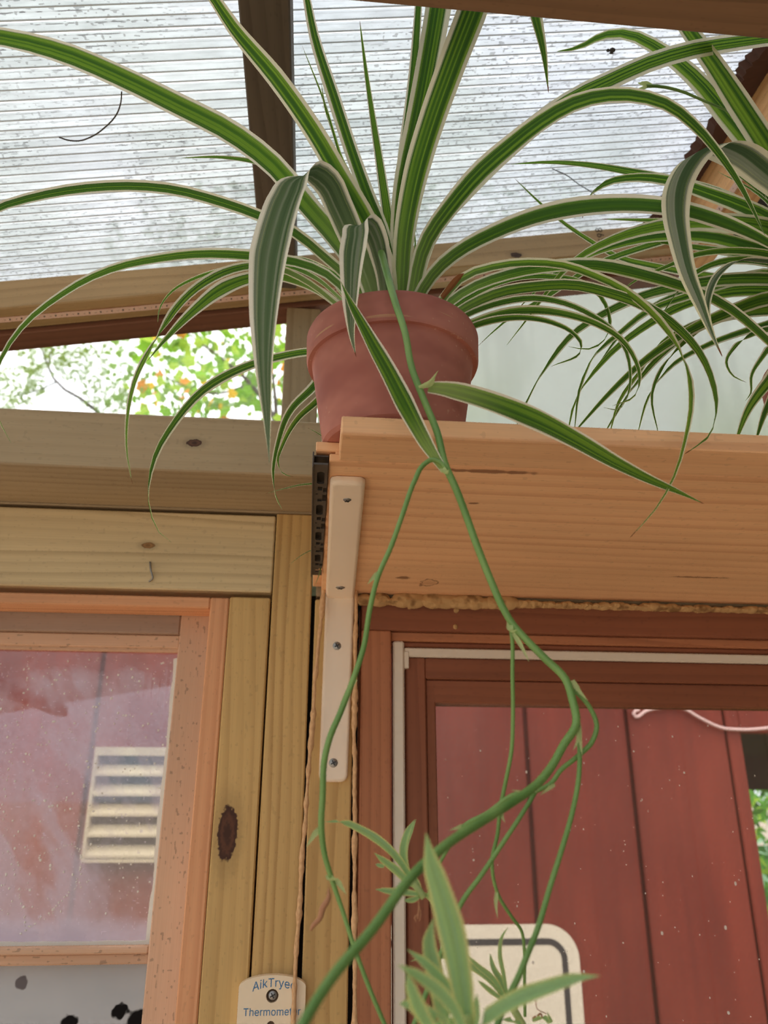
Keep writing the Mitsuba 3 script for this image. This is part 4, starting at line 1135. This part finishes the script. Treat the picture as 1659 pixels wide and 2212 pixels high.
def leaf_card(r, kind):
    if kind == 'maple':
        a = np.linspace(0, 2 * math.pi, 11)[:-1]
        rad = np.where(np.arange(10) % 2 == 0, 1.0, 0.72)
        V = np.column_stack([rad * np.cos(a), rad * np.sin(a), 0.15 * np.cos(2 * a)]) * r
        V = np.vstack([V, [[0, 0, 0]]])
        Fc = np.array([[10, j, (j + 1) % 10] for j in range(10)])
    else:
        V = np.array([[0, -1, 0], [0.35, -0.2, 0.08], [0.25, 0.5, 0.05], [0, 1, 0], [-0.25, 0.5, 0.05], [-0.35, -0.2, 0.08]]) * r
        Fc = np.array([[0, 1, 5], [1, 2, 5], [2, 4, 5], [2, 3, 4]])
    return V, Fc


def rand_rot(n):
    q = rng.normal(size=(n, 4))
    q /= np.linalg.norm(q, axis=1, keepdims=True)
    return np.array([trimesh.transformations.quaternion_matrix(x)[:3, :3] for x in q])


def scatter(centres, r0, r1, kind):
    V0, F0 = leaf_card(1.0, kind)
    Rm = rand_rot(len(centres))
    V = np.einsum('nij,kj->nki', Rm, V0) * rng.uniform(r0, r1, (len(centres), 1, 1)) + np.asarray(centres)[:, None, :]
    Fc = F0[None] + (np.arange(len(centres)) * len(V0))[:, None, None]
    return V.reshape(-1, 3), Fc.reshape(-1, 3)


# feathery tree at the left of the wedge window
say('tree', 'feathery pale tree with a bare slanting branch, left in the wedge pane', 'tree')
Y1 = 6.5
limb = [(560, 3600), (420, 1300), (330, 1040), (250, 930), (180, 865), (125, 830), (103, 790), (85, 740), (70, 700)]
put('tree__branch', ply(tube([at(a, b, Y1) for a, b in limb], [.07, .05, .03, .022, .017, .014, .011, .008, .004], 7, 60), 'bark', smooth=True))
put('tree__branch', ply(tube([at(a, b, Y1) for a, b in ((120, 826), (90, 840), (40, 855), (-40, 850))], [.010, .008, .006, .003], 6, 20), 'bark', smooth=True))
put('tree__branch', ply(tube([at(a, b, Y1) for a, b in ((103, 790), (110, 760), (112, 720))], [.008, .006, .003], 6, 14), 'bark', smooth=True))
cs = []
for (cx, cy, rx, ry, nn) in ((95, 770, 60, 45, 420), (40, 830, 60, 40, 520), (180, 790, 60, 40, 420), (230, 860, 60, 38, 420), (20, 880, 60, 20, 160), (150, 740, 90, 25, 160), (-60, 840, 60, 60, 300), (280, 830, 40, 50, 150), (220, 740, 60, 30, 90), (-230, 800, 150, 130, 900), (-120, 620, 220, 80, 600), (120, 600, 180, 70, 400)):
    for _ in range(int(nn * 0.9)):
        a, r = rng.uniform(0, 2 * math.pi), math.sqrt(rng.random())
        cs.append(at(cx + rx * r * math.cos(a), cy + ry * r * math.sin(a), Y1 + rng.normal(0, .25)))
put('tree__foliage', ply(scatter(cs, .018, .036, 'oval'), 'locust'), 'small feathery leaflets', kind='stuff')
say('tree_001', 'maple with green, yellow and orange leaves, right in the wedge pane', 'tree')
Y2 = 5.2
for pts, rr in ((((700, 3200), (690, 1500), (640, 1040), (560, 850), (500, 790), (430, 740), (380, 700)), (.08, .07, .035, .018, .012, .008, .003)), (((540, 830), (470, 850), (400, 835), (340, 800)), (.012, .009, .006, .003)), (((600, 940), (590, 820), (575, 740), (560, 690)), (.02, .012, .008, .004))):
    put('tree_001__branch', ply(tube([at(a, b, Y2) for a, b in pts], rr, 7, 30), 'bark', smooth=True))
n_leaf = 0
mk = {nm: [ply((leaf_card(r, 'maple')), nm) for r in (.030, .045, .060)] for nm in ('maple_green', 'maple_light', 'maple_yellow', 'maple_orange')}
while n_leaf < 290:
    px, py = rng.uniform(265, 625), rng.uniform(690, 920)
    dens = meshkit.fbm(np.array([px / 55, py / 42, 3.3]), 3, 8) + 0.12 * (px > 300) - 0.15 * (px < 290)
    if dens < 0.50 and rng.random() < 0.93:
        continue
    nm = rng.choice(['maple_green', 'maple_light', 'maple_yellow', 'maple_orange'], p=[.46, .38, .10, .06])
    q = at(px, py, Y2 + rng.normal(0, .3))
    Mx = np.eye(4)
    Mx[:3, :3], Mx[:3, 3] = rand_rot(1)[0], q
    sh = dict(mk[nm][rng.integers(3)])
    sh['to_world'] = T(Mx.tolist())
    put('tree_001__leaf', sh)
    n_leaf += 1
cs = []
while len(cs) < 3800:
    px, py = rng.uniform(230, 1250), rng.uniform(400, 1000)
    if meshkit.fbm(np.array([px / 60, py / 45, 1.3]), 3, 8) + 0.10 * (px > 300) > 0.47:
        cs.append(at(px, py, 6.0 + rng.normal(0, .3)))
put('tree_001__foliage', ply(scatter(cs, .022, .05, 'maple'), 'maple_far'), 'smaller leaves behind', kind='stuff')
say('green_bush', 'bright green bush beyond the porch, at the right edge of the right window', 'bush')
for part, mat_, cnt, r0, r1 in (('foliage', 'bush', 420, .03, .07), ('bright_foliage', 'maple_light', 160, .03, .06), ('pale_foliage', 'bush_pale', 120, .03, .06)):  # the sets differ in leaf colour alone
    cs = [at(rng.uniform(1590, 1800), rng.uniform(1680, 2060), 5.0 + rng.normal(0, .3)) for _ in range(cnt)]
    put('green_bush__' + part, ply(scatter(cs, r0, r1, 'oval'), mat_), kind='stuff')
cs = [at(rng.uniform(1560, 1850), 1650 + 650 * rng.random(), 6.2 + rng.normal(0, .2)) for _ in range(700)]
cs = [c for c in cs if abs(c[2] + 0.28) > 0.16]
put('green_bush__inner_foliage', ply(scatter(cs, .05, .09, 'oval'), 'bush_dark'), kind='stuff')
put('green_bush__trunk', ply(tube([at(1720, 2000, 5.6) * [1, 1, 0] + [0, 0, -1.9], at(1720, 1900, 5.6)], [.06, .03], 8), 'bark', smooth=True))
